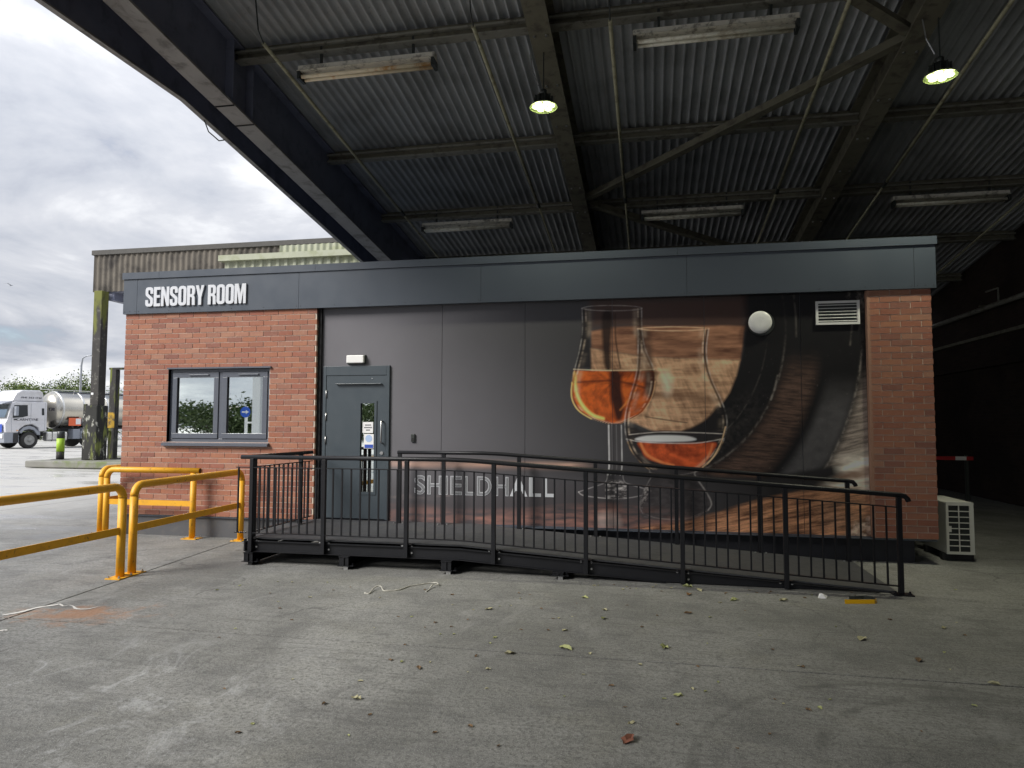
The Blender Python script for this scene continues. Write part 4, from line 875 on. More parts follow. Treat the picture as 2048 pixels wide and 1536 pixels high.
# rear handrail along the wall
rr_ = bpy.data.objects.new('rear_handrail', None); COL.objects.link(rr_); rr_.parent = ramp; rr_.matrix_parent_inverse = Matrix.Translation(-Vector(ramp.location))
RB = -.09
MB().tube(bent(-3.33, 2.26, HR+.01, RB)+[(2.31, RB, hz(2.26)+.0), (2.335, RB, hz(2.26)-.03), (2.34, RB, hz(2.26)-.05)], .0245, 14).build('handrail', m_black, rr_, smooth=True)
for x in (-3.30, -2.69, -1.68, -.70, .29, 1.262, 2.247):
    zb = dz(x)+.001
    p = MB().box(x-.0225, x+.0225, RB-.0225, RB+.0225, zb, hz(x)-.01).build('post', m_black, rr_)
    for ox in (-.06, .06): MB().lathe([(.012, zb), (.012, zb+.012)], (x+ox, RB-.03, 0), 'z', 8).build('bolt', m_bolt, p)
# =================================================================== YELLOW BARRIERS
def barrier(label, p0, p1, ends, mid=.485, top=.945, r=.042):
    p0 = Vector((*p0, 0)); p1 = Vector((*p1, 0)); d = (p1-p0).normalized(); Lb = (p1-p0).length
    t = thing('safety_barrier', label, 'barrier', tuple(p0), 'yellow tubular barriers beside the building')
    R_ = .12; pts = []
    if ends[0]:
        pts.append(p0+Vector((0, 0, top-R_)))
        for k in range(1, 7): a = math.pi/2*k/6; pts.append(p0+d*(R_*(1-math.cos(a)))+Vector((0, 0, top-R_+R_*math.sin(a))))
    else: pts.append(p0-d*.07+Vector((0, 0, top)))
    if ends[1]:
        for k in range(0, 7): a = math.pi/2*(1-k/6); pts.append(p1-d*(R_*(1-math.cos(a)))+Vector((0, 0, top-R_+R_*math.sin(a))))
    else: pts.append(p1+d*.10+Vector((0, 0, top)))
    MB().tube(pts, r, 18).build('top_rail', m_yellow, t, smooth=True)
    if not ends[1]:
        e = p1+d*.1005+Vector((0, 0, top)); MB().tube([e, e+d*.001], r*.8, 18).build('open_end', m_rustdark, t)
    for q, e in ((p0, ends[0]), (p1, ends[1])):
        MB().tube([q+Vector((0, 0, .010)), q+Vector((0, 0, top-R_ if e else top-.03))], r, 18).build('post', m_yellow, t, smooth=True)
        pl = MB().beam(q-d*.115+Vector((0, 0, .005)), q+d*.115+Vector((0, 0, .005)), .17, .010).build('base_plate', m_yellow, t)
        n = Vector((-d.y, d.x, 0))
        for sx_, sy_ in ((-1, -1), (-1, 1), (1, -1), (1, 1)):
            c_ = q+d*(.09*sx_)+n*(.06*sy_); MB().lathe([(.013, .0105), (.013, .020), (.007, .0205), (.007, .036)], (c_.x, c_.y, 0), 'z', 8).build('bolt', m_bolt, pl)
    MB().beam(p0+d*r*.9+Vector((0, 0, mid)), p1-d*r*.9+Vector((0, 0, mid)), .012, .075).build('mid_bar', m_yellow, t)
    return t
m_rustdark = M('rusty_inside', (.07, .03, .015), .9)
barrier('long yellow barrier cut by the left edge of the photo, nearest to the camera', (-5.462, -2.515), (-5.36, -5.5), (True, True))
barrier('yellow barrier running from the double posts back to the ramp corner', (-5.472, -2.335), (-5.60, -.13), (True, True))
barrier('yellow barrier along the brick wall with an open pipe end', (-7.735, -.16), (-6.33, -.16), (True, False))
barrier('yellow barrier mostly hidden round the left corner of the brick wall', (-7.95, -.02), (-7.95, 2.4), (True, True))
# =================================================================== AIR CONDITIONER, STRIPED POLE
ac = thing('air_conditioner', 'white outdoor air conditioner unit on the floor beside the brick pier', 'air conditioner', (3.58, .7, 0))
m_acw = M('aged_white_metal', (.62, .62, .57), .45, var=.06)
ax0, ax1, az0, az1, ay0 = 3.435, 3.735, .085, .70, .30
acb = MB().box(ax0, ax1, ay0+.02, 1.15, az0, az1).build('casing', m_acw, ac, bevel=.012)
MB().box(ax0+.028, ax1-.045, ay0+.015, ay0+.0195, az0+.03, az1-.04).build('coil', m_lampblack, acb)
gr = MB(); fx0, fx1 = ax0+.028, ax1-.045
gr.box(ax0, fx0, ay0, ay0+.0195, az0, az1).box(fx1, ax1, ay0, ay0+.0195, az0, az1).box(fx0, fx1, ay0, ay0+.0195, az1-.04, az1).box(fx0, fx1, ay0, ay0+.0195, az0, az0+.03)
gr.build('side_guard', m_acw, acb)
MB().box((fx0+fx1)/2-.005, (fx0+fx1)/2+.005, ay0+.001, ay0+.014, az0+.03, az1-.04).build('guard_bar', m_acw, acb)
for i in range(1, 8):
    z = az0+.03+(az1-az0-.07)*i/8; MB().box(fx0, fx1, ay0+.002, ay0+.013, z-.005, z+.005).build('guard_bar', m_acw, acb)
MB().box(fx0, fx0+.03, ay0+.003, ay0+.012, az0+.26, az0+.33).build('terminal_cover', m_acw, acb)
for y in (.42, .95): MB().box(ax0-.02, ax1+.02, y-.04, y+.04, 0, az0-.0005).build('foot', m_rubber, ac)
m_red = M('red_paint', (.42, .012, .015), .5)
a, b = onY(1862, 916, 6.0), onY(1945, 914, 6.0)
st = thing('striped_barrier', 'red and white striped barrier rail in the dark beyond the brick pier', 'barrier', (a.x+.3, 6.0, 0))
xs = [a.x-.6, a.x-.2, a.x+.2, onY(1910, 915, 6).x, onY(1932, 915, 6).x, onY(1932, 915, 6).x+.06, onY(1932, 915, 6).x+.12]
for i, (p, q) in enumerate(zip(xs[:-1], xs[1:])): MB().box(p, q-.001, 5.98, 6.02, a.z-.035, a.z+.035).build('red_board' if i != 3 else 'white_board', m_red if i != 3 else m_white, st)
for x in (xs[0]+.1, xs[-1]-.1): MB().box(x-.03, x+.03, 6.021, 6.06, 0, a.z+.06).build('leg', m_lampblack, st)
# =================================================================== LIGHT FITTINGS UNDER THE ROOF
def batten(label, xc, y, zb, mat_h, mat_t, stem):
    t = thing('strip_light', label, 'light', (xc, y, zb), 'unlit fluorescent strip lights under the canopy'); L2 = .915
    hs = MB().box(xc-L2, xc+L2, y-.055, y+.055, zb+.13, zb+.185).build('housing', mat_h, t, bevel=.006)
    MB().quadbox([(xc-L2, y-.10, zb+.10), (xc+L2, y-.10, zb+.10), (xc+L2, y+.10, zb+.10), (xc-L2, y+.10, zb+.10), (xc-L2, y-.056, zb+.129), (xc+L2, y-.056, zb+.129), (xc+L2, y+.056, zb+.129), (xc-L2, y+.056, zb+.129)]).build('reflector', mat_h, hs)
    for o_ in (-.045, .045): MB().tube([(xc-L2+.05, y+o_, zb+.035), (xc+L2-.05, y+o_, zb+.035)], .024, 12).build('tube', mat_t, t, smooth=True)
    for sx_ in (-1, 1):
        x = xc+sx_*(L2-.02); MB().box(x-.018, x+.018, y-.085, y+.085, zb, zb+.099).build('lamp_holder', m_lampblack, t)
        MB().box(xc+sx_*.62-.015, xc+sx_*.62+.015, y-.015, y+.015, zb+.186, zb+.186+stem).build('hanger', m_lampblack, t)
batten('long strip light stained with orange rust, upper left of the canopy', -3.50, -.92, 6.02, m_batten, m_rust, .26)
batten('pale strip light at the top edge right of the middle beam', .74, -.92, 6.02, m_batten, m_tube, .26)
batten('small strip light low on the left, just above the fascia', -3.54, 4.12, 5.43, m_batten, m_tube, .26)
batten('small grimy strip light right of the middle beam, just above the fascia', .76, 4.12, 5.43, m_batten, m_tube, .26)
batten('dim strip light at far right under the dark roof', 5.08, 4.12, 5.43, m_batten, m_tube, .26)
def highbay(label, x, y, z, power):
    t = thing('high_bay_lamp', label, 'lamp', (x, y, z), 'lit high bay lamps')
    MB().lathe([(.06, .13), (.085, .12), (.09, .02), (.10, .012), (.10, 0)], (x, y, z), 'z', 24).build('housing', m_lampblack, t, smooth=True)
    MB().lathe([(.03, .20), (.04, .19), (.04, .131)], (x, y, z), 'z', 16).build('neck', m_lampblack, t, smooth=True)
    for k in range(10): a = 2*math.pi*k/10; MB().beam((x+.09*math.cos(a), y+.09*math.sin(a), z+.07), (x+.115*math.cos(a), y+.115*math.sin(a), z+.07), .006, .09).build('fin', m_lampblack, t)
    MB().tube([(x, y, z+.20), (x, y, Z0-.302-T*y)], .008, 6).build('hanger', m_lampblack, t)
    MB().tube([(x-.16, y, Z0-.302-T*y), (x-.13, y, z+.42), (x-.05, y, z+.24)], .007, 6).build('chain', m_chrome, t)
    MB().lathe([(.165, -.020), (.168, -.012), (.160, -.004), (.101, -.002)], (x, y, z), 'z', 32, False).build('rim', M('lens_rim', (.5, .55, .35), .2), t, smooth=True)
    me_ = emit('led_glow', (.86, 1.0, .42), 5)
    for k in range(6):
        a = 2*math.pi*k/6; cx_, cy_ = (x+.092*math.cos(a), y+.092*math.sin(a))
        MB().lathe([(.036, -.016), (.040, -.010), (.038, -.003)], (cx_, cy_, z), 'z', 12).build('led', me_, t)
    MB().lathe([(.036, -.016), (.040, -.010), (.038, -.003)], (x, y, z), 'z', 12).build('led', me_, t)
    l = bpy.data.lights.new('lamp_light', 'SPOT'); l.energy = power; l.spot_size = math.radians(150); l.spot_blend = .8; l.shadow_soft_size = .15; l.color = (1.0, .98, .76)
    o = bpy.data.objects.new('lamp_light', l); COL.objects.link(o); o.location = (x, y, z-.03); o.parent = t; o.matrix_parent_inverse = Matrix.Translation(-Vector(t.location))
highbay('glowing round high bay lamp hanging from the middle beam', -1.23, -.95, 5.40, 130)
highbay('glowing round high bay lamp hanging near the right beam', 3.10, -.85, 5.40, 210)
# =================================================================== YARD BEYOND: KERB ISLAND, FAR CANOPY, POSTS
m_kerb = M('mossy_kerb', (.23, .225, .20), .85, var=.3, scale=2, dirt=(.13, .17, .04), damt=.8, dscale=1.2, bump=.5, bscale=12)
isl = MB().box(-22.6, -9.0, 12.7, 17.4, 0, .25).build('kerb_island', m_kerb, bevel=.04); struct(isl)
def moss_mat(name, col, patch, moss, sc=2.2, thr=.5):
    t = NT(name); v = t.pos(); c = t.mix(t.noise(v, 3, 6), mul(col, .7), mul(col, 1.4))
    c = t.mix(t.ramp(t.noise(t.map(v, (1, 1, .45)), 5.5, 7, .7), .57, .62), c, patch)
    c = t.mix(t.math('MULTIPLY', t.ramp(t.noise(t.map(v, (1.6, 1.6, .35)), sc, 6, .6), thr, thr+.12), .9), c, moss); t.base(c, .8, 0, .3); return t.m
m_post = moss_mat('flaking_post', (.045, .043, .042), (.10, .10, .085), (.17, .20, .035), 2.6, .52)
m_postbase = moss_mat('flaking_post_base', (.030, .030, .028), (.34, .34, .30), (.20, .23, .06), 2.6, .53)
def shaft_mat():
    t = NT('mossy_shaft'); v = t.pos(); sp = t.n('ShaderNodeSeparateXYZ'); t.L.new(v, sp.inputs[0]); n = t.noise(t.map(v, (1.6, 1.6, .4)), 2.6, 6, .6)
    c = t.mix(t.noise(v, 3, 6), (.032, .031, .03), (.075, .07, .065)); c = t.mix(t.ramp(t.noise(v, 6, 7, .7), .57, .63), c, (.13, .125, .11))
    k = t.math('ADD', n, t.math('MULTIPLY', t.math('SUBTRACT', sp.outputs[2], 5.0), .16)); c = t.mix(t.math('MULTIPLY', t.ramp(k, .52, .72), .9), c, (.165, .175, .045)); t.base(c, .85, 0, .3); return t.m
m_shaft = shaft_mat()
cl = thing('canopy_post', 'tall mossy black post with thick flaking base standing on the kerb island', 'post', (-20.55, 13.75, .25))
CX = -20.58
MB().box(CX-.17, CX+.19, 13.6, 13.95, 2.3, 6.66).build('shaft', m_shaft, cl, bevel=.02)
MB().box(CX-.28, CX+.26, 13.5, 14.05, .25, 2.3).build('base', m_postbase, cl, bevel=.04); MB().box(CX-.39, CX-.30, 13.55, 13.65, .25, 2.35).build('guard_strip', m_postbase, cl)
MB().box(CX-.12, CX-.02, 13.59, 13.598, 2.7, 2.78).build('sticker', m_white, cl)
th = thing('portal_post', 'thin black portal post with yellow band beside the mossy canopy post', 'post', (-20.0, 14.6, .25))
TX = onY(228, 800, 14.6).x
MB().box(TX-.13, TX+.13, 14.5, 14.72, .25, 3.72).build('post', m_post, th); MB().box(TX-.145, TX+.145, 14.485, 14.498, 1.45, 2.05).build('yellow_band', M('chipped_yellow', (.5, .30, .02), .7, var=.4, scale=9, dirt=(.04, .04, .04), damt=.9, dscale=5), th)
MB().box(TX-.2, TX+2.4, 14.52, 14.70, 3.725, 3.80).build('cross_bar', m_post, th); MB().box(TX-.25, TX+.25, 14.4, 14.8, .25, .29).build('base_plate', m_post, th)
MB().beam((TX-.05, 14.47, 1.35), (TX-.42, 14.2, .27), .05, .05).build('brace', m_post, th)
bo = thing('bollard', 'black bollard with a lime green band on the kerb island', 'bollard', (-22, 13.6, .25)); q = onZ(120, 919, .25)
m_lime = M('lime_band', (.33, .52, .03), .5, var=.1, scale=10)
MB().lathe([(.135, .0), (.135, .30)], (q.x, q.y, .252), 'z', 20).build('lower_tube', m_post, bo, smooth=True); MB().lathe([(.138, .301), (.138, .80)], (q.x, q.y, .252), 'z', 20).build('green_band', m_lime, bo, smooth=True)
MB().lathe([(.135, .801), (.135, 1.06), (.11, 1.07)], (q.x, q.y, .252), 'z', 20).build('upper_tube', m_lampblack, bo, smooth=True); MB().box(q.x-.24, q.x+.24, q.y-.2, q.y+.2, .2505, .266).build('base_plate', m_lampblack, bo)
# far canopy with corrugated sides
m_oldcorr = corr_mat('weathered_corrugated', (.14, .125, .105), (.035, .033, .032), .8)
m_palecorr = M('pale_green_sheet', (.33, .345, .255), .6, var=.12, dirt=(.20, .22, .10), damt=.5, dscale=2)
fc = thing('far_canopy', 'weathered corrugated canopy with a dark roof edge behind the left end of the building', 'canopy', (-14, 18, 6.68))
def corr_face(x0, x1, z0, z1, y, pit, amp, mat, name, box_=False):
    m = MB(); n = int((x1-x0)/pit*6)
    for i in range(n+1):
        x = x0+(x1-x0)*i/n; s_ = math.cos(2*math.pi*x/pit); s_ = math.copysign(min(1, abs(s_)*1.8), s_) if box_ else s_; m.v += [(x, y-amp*s_, z0), (x, y-amp*s_, z1)]
    m.f = [(2*i, 2*i+2, 2*i+3, 2*i+1) for i in range(n)]; return m.build(name, mat, fc, smooth=not box_)
fx0 = -21.1
corr_face(fx0, -8.0, 6.68, 8.12, 13.95, .24, .03, m_oldcorr, 'corrugated_side')
m = MB(); n = 160
for i in range(n+1): y = 13.95+i*.08; m.v += [(fx0+.03*math.cos(2*math.pi*y/.24), y, 6.68), (fx0+.03*math.cos(2*math.pi*y/.24), y, 8.12)]
m.f = [(2*i, 2*i+2, 2*i+3, 2*i+1) for i in range(n)]; m.build('corrugated_end', m_oldcorr, fc, smooth=True)
MB().box(fx0-.08, -8, 13.88, 26.7, 8.12, 8.30).build('roof_edge', M('dark_roof_edge', (.075, .072, .066), .8), fc)
MB().box(fx0+.05, -8, 14.0, 26.7, 6.66, 6.74).build('soffit', m_roofsteel, fc); MB().box(fx0+.6, fx0+.85, 14.05, 26, 6.35, 6.66).build('edge_beam', m_roofsteel, fc)
gA = onY(438, 513, 13.6)
MB().box(gA.x, -8, 13.55, 13.9, 7.56, 7.77).build('gutter', m_palecorr, fc)
corr_face(gA.x+.12, -8, 5.4, 7.56, 13.75, .33, .035, m_palecorr, 'pale_sheet', True)
corr_face(-13.2, -8, 7.77, 8.10, 13.86, .24, .03, m_palecorr, 'pale_upper_sheet')
# far lamp post
lp = thing('street_lamp', 'tall slim street lamp with a bent arm behind the tanker', 'street lamp', (-50, 40, 0)); b = onY(160, 800, 42.0)
ty = onY(160, 712, 42.0).z
MB().tube([(b.x, 42, 0), (b.x, 42, ty-.8), (b.x+.1, 42, ty-.2), (b.x+.5, 42, ty), (b.x+1.5, 42, ty+.1)], [.11, .08, .07, .06, .05], 10).build('pole', M('galvanised', (.33, .35, .38), .5, .3), lp, smooth=True)
MB().box(b.x+1.4, b.x+2.1, 41.9, 42.1, ty+.05, ty+.2).build('lantern', m_frame, lp, bevel=.03)
# =================================================================== TRUCK AND TANKER TRAILER
P1 = onZ(54, 896); TF = Vector((-.255, -.965, 0)); TA = math.atan2(TF.y, TF.x)     # forward
m_truck = M('white_truck_paint', (.62, .62, .645), .3, var=.05, dirt=(.42, .41, .39), damt=.4, dscale=1.5, coords='obj'); m_tgrey = M('grey_truck_plastic', (.27, .29, .33), .5, var=.1); m_tblack = M('truck_black', (.02, .02, .022), .6); m_alu = M('truck_aluminium', (.62, .62, .60), .3, .8)
near = P1
tl = Vector((-TF.y, TF.x, 0))     # left of the truck: towards the camera
ctr = near - tl*1.05
trk = thing('tractor_unit', 'white lorry cab lettered on its door, facing left in the yard', 'lorry', (ctr.x, ctr.y, -.022), rotz=TA, absolute=False)
def side(poly, y0, y1): return MB().prism(poly, lambda a, b, d: (a, d, b), y0, y1)
cab = side([(1.36, .95), (1.40, 1.55), (1.30, 1.75), (1.05, 2.75), (.85, 2.80), (-.92, 2.80), (-.95, 1.05), (-.50, 1.0), (-.45, 1.25), (-.1, 1.45), (.3, 1.4), (.62, 1.15), (.66, .95)], -1.22, 1.22).build('cab', m_truck, trk, bevel=.05)
side([(1.02, 2.80), (.80, 3.28), (.45, 3.50), (-.55, 3.52), (-.72, 3.40), (-.80, 2.80)], -1.1, 1.1).build('roof_fairing', m_truck, trk, bevel=.08)
side([(1.42, .35), (1.45, .95), (.66, .95), (.62, .80), (.60, .35)], -1.22, 1.22).build('bumper', m_tgrey, trk, bevel=.04)
side([(-.45, 1.02), (-.2, 1.28), (.1, 1.36), (.40, 1.26), (.62, 1.0), (.52, .9), (.35, 1.1), (.08, 1.18), (-.2, 1.1), (-.42, .8), (-.55, .80), (-.55, 1.02)], 1.0, 1.235).build('wheel_arch', m_tgrey, trk)
MB().quadbox([(1.40, -1.1, 1.85), (1.40, 1.1, 1.85), (1.30, 1.1, 1.85), (1.30, -1.1, 1.85), (1.14, -1.05, 2.62), (1.14, 1.05, 2.62), (1.04, 1.05, 2.62), (1.04, -1.05, 2.62)]).build('windscreen', m_glass2, trk)
MB().quadbox([(1.60, -1.15, 2.62), (1.60, 1.15, 2.62), (1.1, 1.15, 2.70), (1.1, -1.15, 2.70), (1.55, -1.15, 2.68), (1.55, 1.15, 2.68), (1.05, 1.15, 2.82), (1.05, -1.15, 2.82)]).build('sun_visor', m_tgrey, trk)
m_dglass = M('dark_cab_glass', (.02, .024, .027), .08, var=.1)
side([(1.02, 1.82), (.95, 2.58), (.22, 2.60), (.18, 1.95), (.5, 1.86)], 1.224, 1.232).build('side_window', m_dglass, trk)
side([(-.62, 2.0), (-.60, 2.42), (-.74, 2.42), (-.76, 2.0)], 1.224, 1.232).build('rear_window', m_dglass, trk)
side([(.12, 1.28), (.0, 1.28), (.0, 1.42), (.06, 1.42)], 1.224, 1.232).build('door_handle', m_tblack, trk)
MB().box(.86, 1.02, 1.30, 1.55, 1.95, 2.50).build('mirror', m_tgrey, trk, bevel=.03)
side([(.95, 1.70), (.78, 1.70), (.78, 1.77), (.95, 1.77)], 1.224, 1.26).build('grab_handle', m_tblack, trk)
MB().box(1.452, 1.47, -.5, .55, 1.02, 1.30).build('orange_plate', M('orange_plate', (.85, .18, .01), .5), trk); MB().box(1.452, 1.465, .72, 1.0, .97, 1.45).build('blue_panel', m_blue, trk)
MB().box(1.455, 1.48, .65, 1.12, .62, .86).build('headlight', m_white, trk, bevel=.03); MB().box(1.455, 1.48, -1.12, -.65, .62, .86).build('headlight', m_white, trk, bevel=.03)
side([(.66, .36), (.66, .93), (.95, .93), (.95, .36)], 1.221, 1.235).build('step', m_tblack, trk)
m_tyre = M('tyre', (.035, .034, .033), .85, var=.2); m_rim = M('steel_rim', (.30, .30, .29), .5, .3, dirt=(.10, .09, .08), damt=.5)
def wheel(parent, x, y, s, r=.50, dual=False):
    w = .30 if not dual else .55
    t = MB().lathe([(r*.58, 0), (r*.9, .0), (r, .04), (r, w-.04), (r*.9, w), (r*.58, w)], (x, y if s < 0 else y-w, r), 'y', 28).build('wheel', m_tyre, parent, smooth=True)
    yo = y if s > 0 else y; d = -s
    MB().lathe([(r*.60, d*.0), (r*.55, d*.02), (r*.42, d*(.03 if not dual else .16)), (r*.22, d*(-.02 if not dual else .12)), (r*.15, d*(-.05 if not dual else .04)), (.02, d*(-.05 if not dual else .04))], (x, yo+.004*s, r), 'y', 24).build('rim', m_rim, t, smooth=True)
for s in (1, -1): wheel(trk, 0, 1.16*s, s); wheel(trk, -3.75, 1.22*s, s, dual=True)
side([(-.62, .55), (-.55, .55), (-.5, 1.0), (-.62, 1.0)], .85, 1.2).build('mudflap', m_tblack, trk)
MB().box(-6.1, .9, -.45, .45, .72, .98).build('chassis', m_tblack, trk)
MB().box(-2.25, -.95, .75, 1.20, .42, 1.0).build('fuel_tank', m_alu, trk, bevel=.10)
side([(-3.05, .55), (-3.12, .55), (-3.08, .85), (-3.3, 1.1), (-3.75, 1.2), (-4.2, 1.1), (-4.42, .8), (-4.4, .5), (-4.48, .5), (-4.5, .85), (-4.25, 1.2), (-3.75, 1.30), (-3.2, 1.18), (-3.02, .95)], .65, 1.24).build('mudguard', m_tgrey, trk)
MB().box(-3.02, -2.55, .7, 1.22, .52, 1.15).build('side_box', m_tgrey, trk, bevel=.04)
for pts in ([(1.06, 1.0), (1.04, 1.0), (1.08, 1.85), (1.10, 1.85)], [(.02, 1.42), (.0, 1.42), (.0, 2.70), (.02, 2.70)], [(-.80, 1.08), (-.815, 1.08), (-.815, 2.76), (-.80, 2.76)]): side(pts, 1.2215, 1.2235).build('door_seam', m_tgrey, trk)
side([(1.30, 1.50), (-.93, 1.50), (-.93, 1.54), (1.30, 1.54)], 1.2215, 1.236).build('crease_line', m_truck, trk)
for x_ in (-1.3, -1.9): MB().box(x_-.03, x_+.03, .74, 1.21, .41, 1.01).build('tank_strap', m_tblack, trk, bevel=.08)
for z_ in (2.1, 2.4): MB().tube([(1.0, 1.22, z_), (.94, 1.36, z_)], .02, 6).build('mirror_arm', m_tblack, trk)
MB().box(.70, .78, 1.236, 1.25, 1.05, 1.10).build('marker_lamp', M('amber_lens', (.8, .3, .02), .3), trk)
def truck_text(txt, x0, x1, z0, z1, y, mat, parent):     # reads from truck front to rear on the left side
    def fr_(a, z, d): return (x0-(a-x0), y+d, z)
    return set_text(txt, x0, 2*x0-x1, z0, z1, y, mat, parent, .006, bold=.01, gap=.06, frame=fr_)
m_tink = M('dark_blue_lettering', (.05, .05, .07), .5)
for txt, x0, x1, z0, z1, y, pr in (('CARNTYNE', .80, -.42, 1.66, 1.80, 1.2265, trk), ('0141 353 1761', .55, -.62, 3.0, 3.1, 1.1045, trk)):
    truck_text(txt, x0, x1, z0, z1, y, m_tink, pr)
tk = thing('tanker_trailer', 'shiny steel tanker trailer hitched behind the white lorry cab', 'trailer', (ctr.x, ctr.y, -.022), rotz=TA, absolute=False)
t_ = NT('polished_tank'); t_.base(t_.mix(t_.noise(t_.obj(), 1.5, 4), (.50, .47, .40), (.62, .59, .52)), .24, .92); t_.bump(t_.noise(t_.obj(), 1.2, 2), .12, .02); m_tank = t_.m
RT_, ZT = 1.16, 2.36
MB().lathe([(.05, -1.42), (.5, -1.47), (.85, -1.58), (1.08, -1.74), (RT_, -1.95), (RT_, -11.5), (.8, -11.8), (.05, -11.85)], (0, 0, ZT), 'x', 56).build('tank', m_tank, tk, smooth=True)
for x in (-1.98, -3.3, -4.9, -6.5, -8.1, -9.7): MB().lathe([(RT_+.004, x-.07), (RT_+.03, x-.05), (RT_+.03, x+.05), (RT_+.004, x+.07)], (0, 0, ZT), 'x', 56).build('band', m_alu, tk, smooth=True)
MB().box(-11.5, -2.0, -.35, .35, ZT+RT_-.02, ZT+RT_+.03).build('walkway', m_tgrey, tk)
for x in (-3, -5, -7, -9, -11): MB().tube([(x, .42, ZT+RT_-.08), (x, .42, ZT+RT_+.10), (x+2, .42, ZT+RT_+.10)], .02, 6).build('top_rail', m_alu, tk)
MB().lathe([(.28, 0), (.28, .12), (.22, .16)], (-5.6, 0, ZT+RT_+.031), 'z', 20).build('hatch', m_alu, tk)
MB().box(-11.5, -2.3, -.5, .5, 1.02, 1.26).build('trailer_chassis', m_tblack, tk)
MB().box(-2.6, -2.5, 1.05, 1.17, 1.22, 1.5).build('panel_mount', m_tblack, tk); pl = MB().box(-3.05, -2.28, 1.175, 1.19, 1.36, 1.86).build('hazard_panel', M('hazard_orange', (.75, .14, .05), .5), tk)
MB().box(-3.03, -2.72, 1.192, 1.196, 1.45, 1.82).build('hazard_symbol', m_paper, pl)
for z in (.72, 1.02): MB().box(-10.5, -5.2, 1.14, 1.18, z, z+.12).build('side_guard', m_white, tk)
for x in (-8.3, -9.6, -10.9):
    for s in (1, -1): wheel(tk, x, 1.2*s, s)
for x in (-5.3, -7.4): MB().box(x-.04, x+.04, 1.09, 1.135, .72, 1.25).build('guard_post', m_tblack, tk)
def tank_frame(a, z, d): y = (1.15-(a)); return y
# fleet number on the rounded tank front
def fr_t38(a, z, d):
    yy = .42+a; r2 = math.hypot(yy, z-ZT); xx = np.interp(r2, [.05, .5, .85, 1.08, RT_], [-1.42, -1.47, -1.58, -1.74, -1.95]); return (xx+.012+d, yy, z)
set_text('T38', 0.0, .44, 2.30, 2.48, 0, m_tink, tk, .006, bold=.01, gap=.08, frame=fr_t38)
trk.scale = (1.1,)*3; tk.scale = (1.1,)*3
# =================================================================== TREES
def leaf_mat(name, c0, c1):
    t = NT(name); g_ = t.n('ShaderNodeNewGeometry'); c = t.mix(g_.outputs['Random Per Island'], c0, c1); t.base(c, .65, 0, .3)
    t.set(t.p.inputs['Subsurface Weight'], 0.0); return t.m
m_leaf = leaf_mat('leaves', (.045, .085, .018), (.15, .19, .045)); m_leaf2 = leaf_mat('dark_leaves', (.05, .08, .03), (.13, .17, .07)); m_bark = M('bark', (.07, .055, .04), .9)
def tree(name, label, x, y, h, w, n, leaf, group, cat='tree', mat=None, low=.1):
    t = thing(name, label, cat, (x, y, 0), group); r = random.Random(int(abs(x*31+y*17)))
    tr = MB().tube([(x, y, 0), (x+r.uniform(-.1, .1), y, h*.4), (x+r.uniform(-.3, .3), y, h*.8)], [.10+.02*h/3, .07, .02], 7); cl_ = []
    for k in range(7):
        a = r.uniform(0, 6.28); zb = h*r.uniform(.15, .5); e = Vector((x+math.cos(a)*w*r.uniform(.25, .5), y+math.sin(a)*w*r.uniform(.2, .4), min(h*r.uniform(.5, 1.0), h)))
        tr.tube([(x, y, zb), ((x+e.x)/2, (y+e.y)/2, (zb+e.z)/2+.1), tuple(e)], [.05, .03, .01], 5); cl_.append(e)
    tr.build('trunk', m_bark, t)
    for k in range(9): cl_.append(Vector((x+r.uniform(-.5, .5)*w, y+r.uniform(-.4, .4)*w, h*r.uniform(low, .85))))
    m_ = MB()
    for i in range(n):
        c = r.choice(cl_); p = c+Vector((r.gauss(0, .16)*w, r.gauss(0, .16)*w, r.gauss(0, .11)*h))
        if p.z < .05: p.z = r.uniform(.1, h*.5)
        u = Vector((r.gauss(0, 1), r.gauss(0, 1), r.gauss(0, .7))).normalized(); v = u.orthogonal().normalized(); L0 = leaf*r.uniform(.6, 1.3); b_ = len(m_.v)
        m_.v += [tuple(p-u*L0), tuple(p+v*L0*.5), tuple(p+u*L0), tuple(p-v*L0*.5)]; m_.f.append((b_, b_+1, b_+2, b_+3))
    m_.build('crown', mat or m_leaf, t); return t
specs = [(-.10, 'round green bush at the far left above the lorry cab', 15, 5.3, 5.6), (0, 'thin spiky sapling above the cab roof of the lorry', 43, 6.6, 1.6), (0, 'bushy green tree above the front of the tank', 98, 5.9, 5.2), (0, 'pointed green tree left of the mossy post, beside the street lamp', 150, 6.2, 3.6), (0, 'low green bush right of the street lamp', 172, 4.6, 3.4), (0, 'pale green tree seen between the two posts', 215, 4.7, 3.8), (0, 'small bush filling the gap over the middle of the tank', 125, 4.2, 4.2)]
for _, lab, u, h, w in specs:
    b = onY(u, 830, 54.0); tree('leafy_tree', lab, b.x, 54+random.uniform(-1.5, 1.5), h*.92, w, 10000 if w > 2 else 700, .11, 'trees behind the tanker')
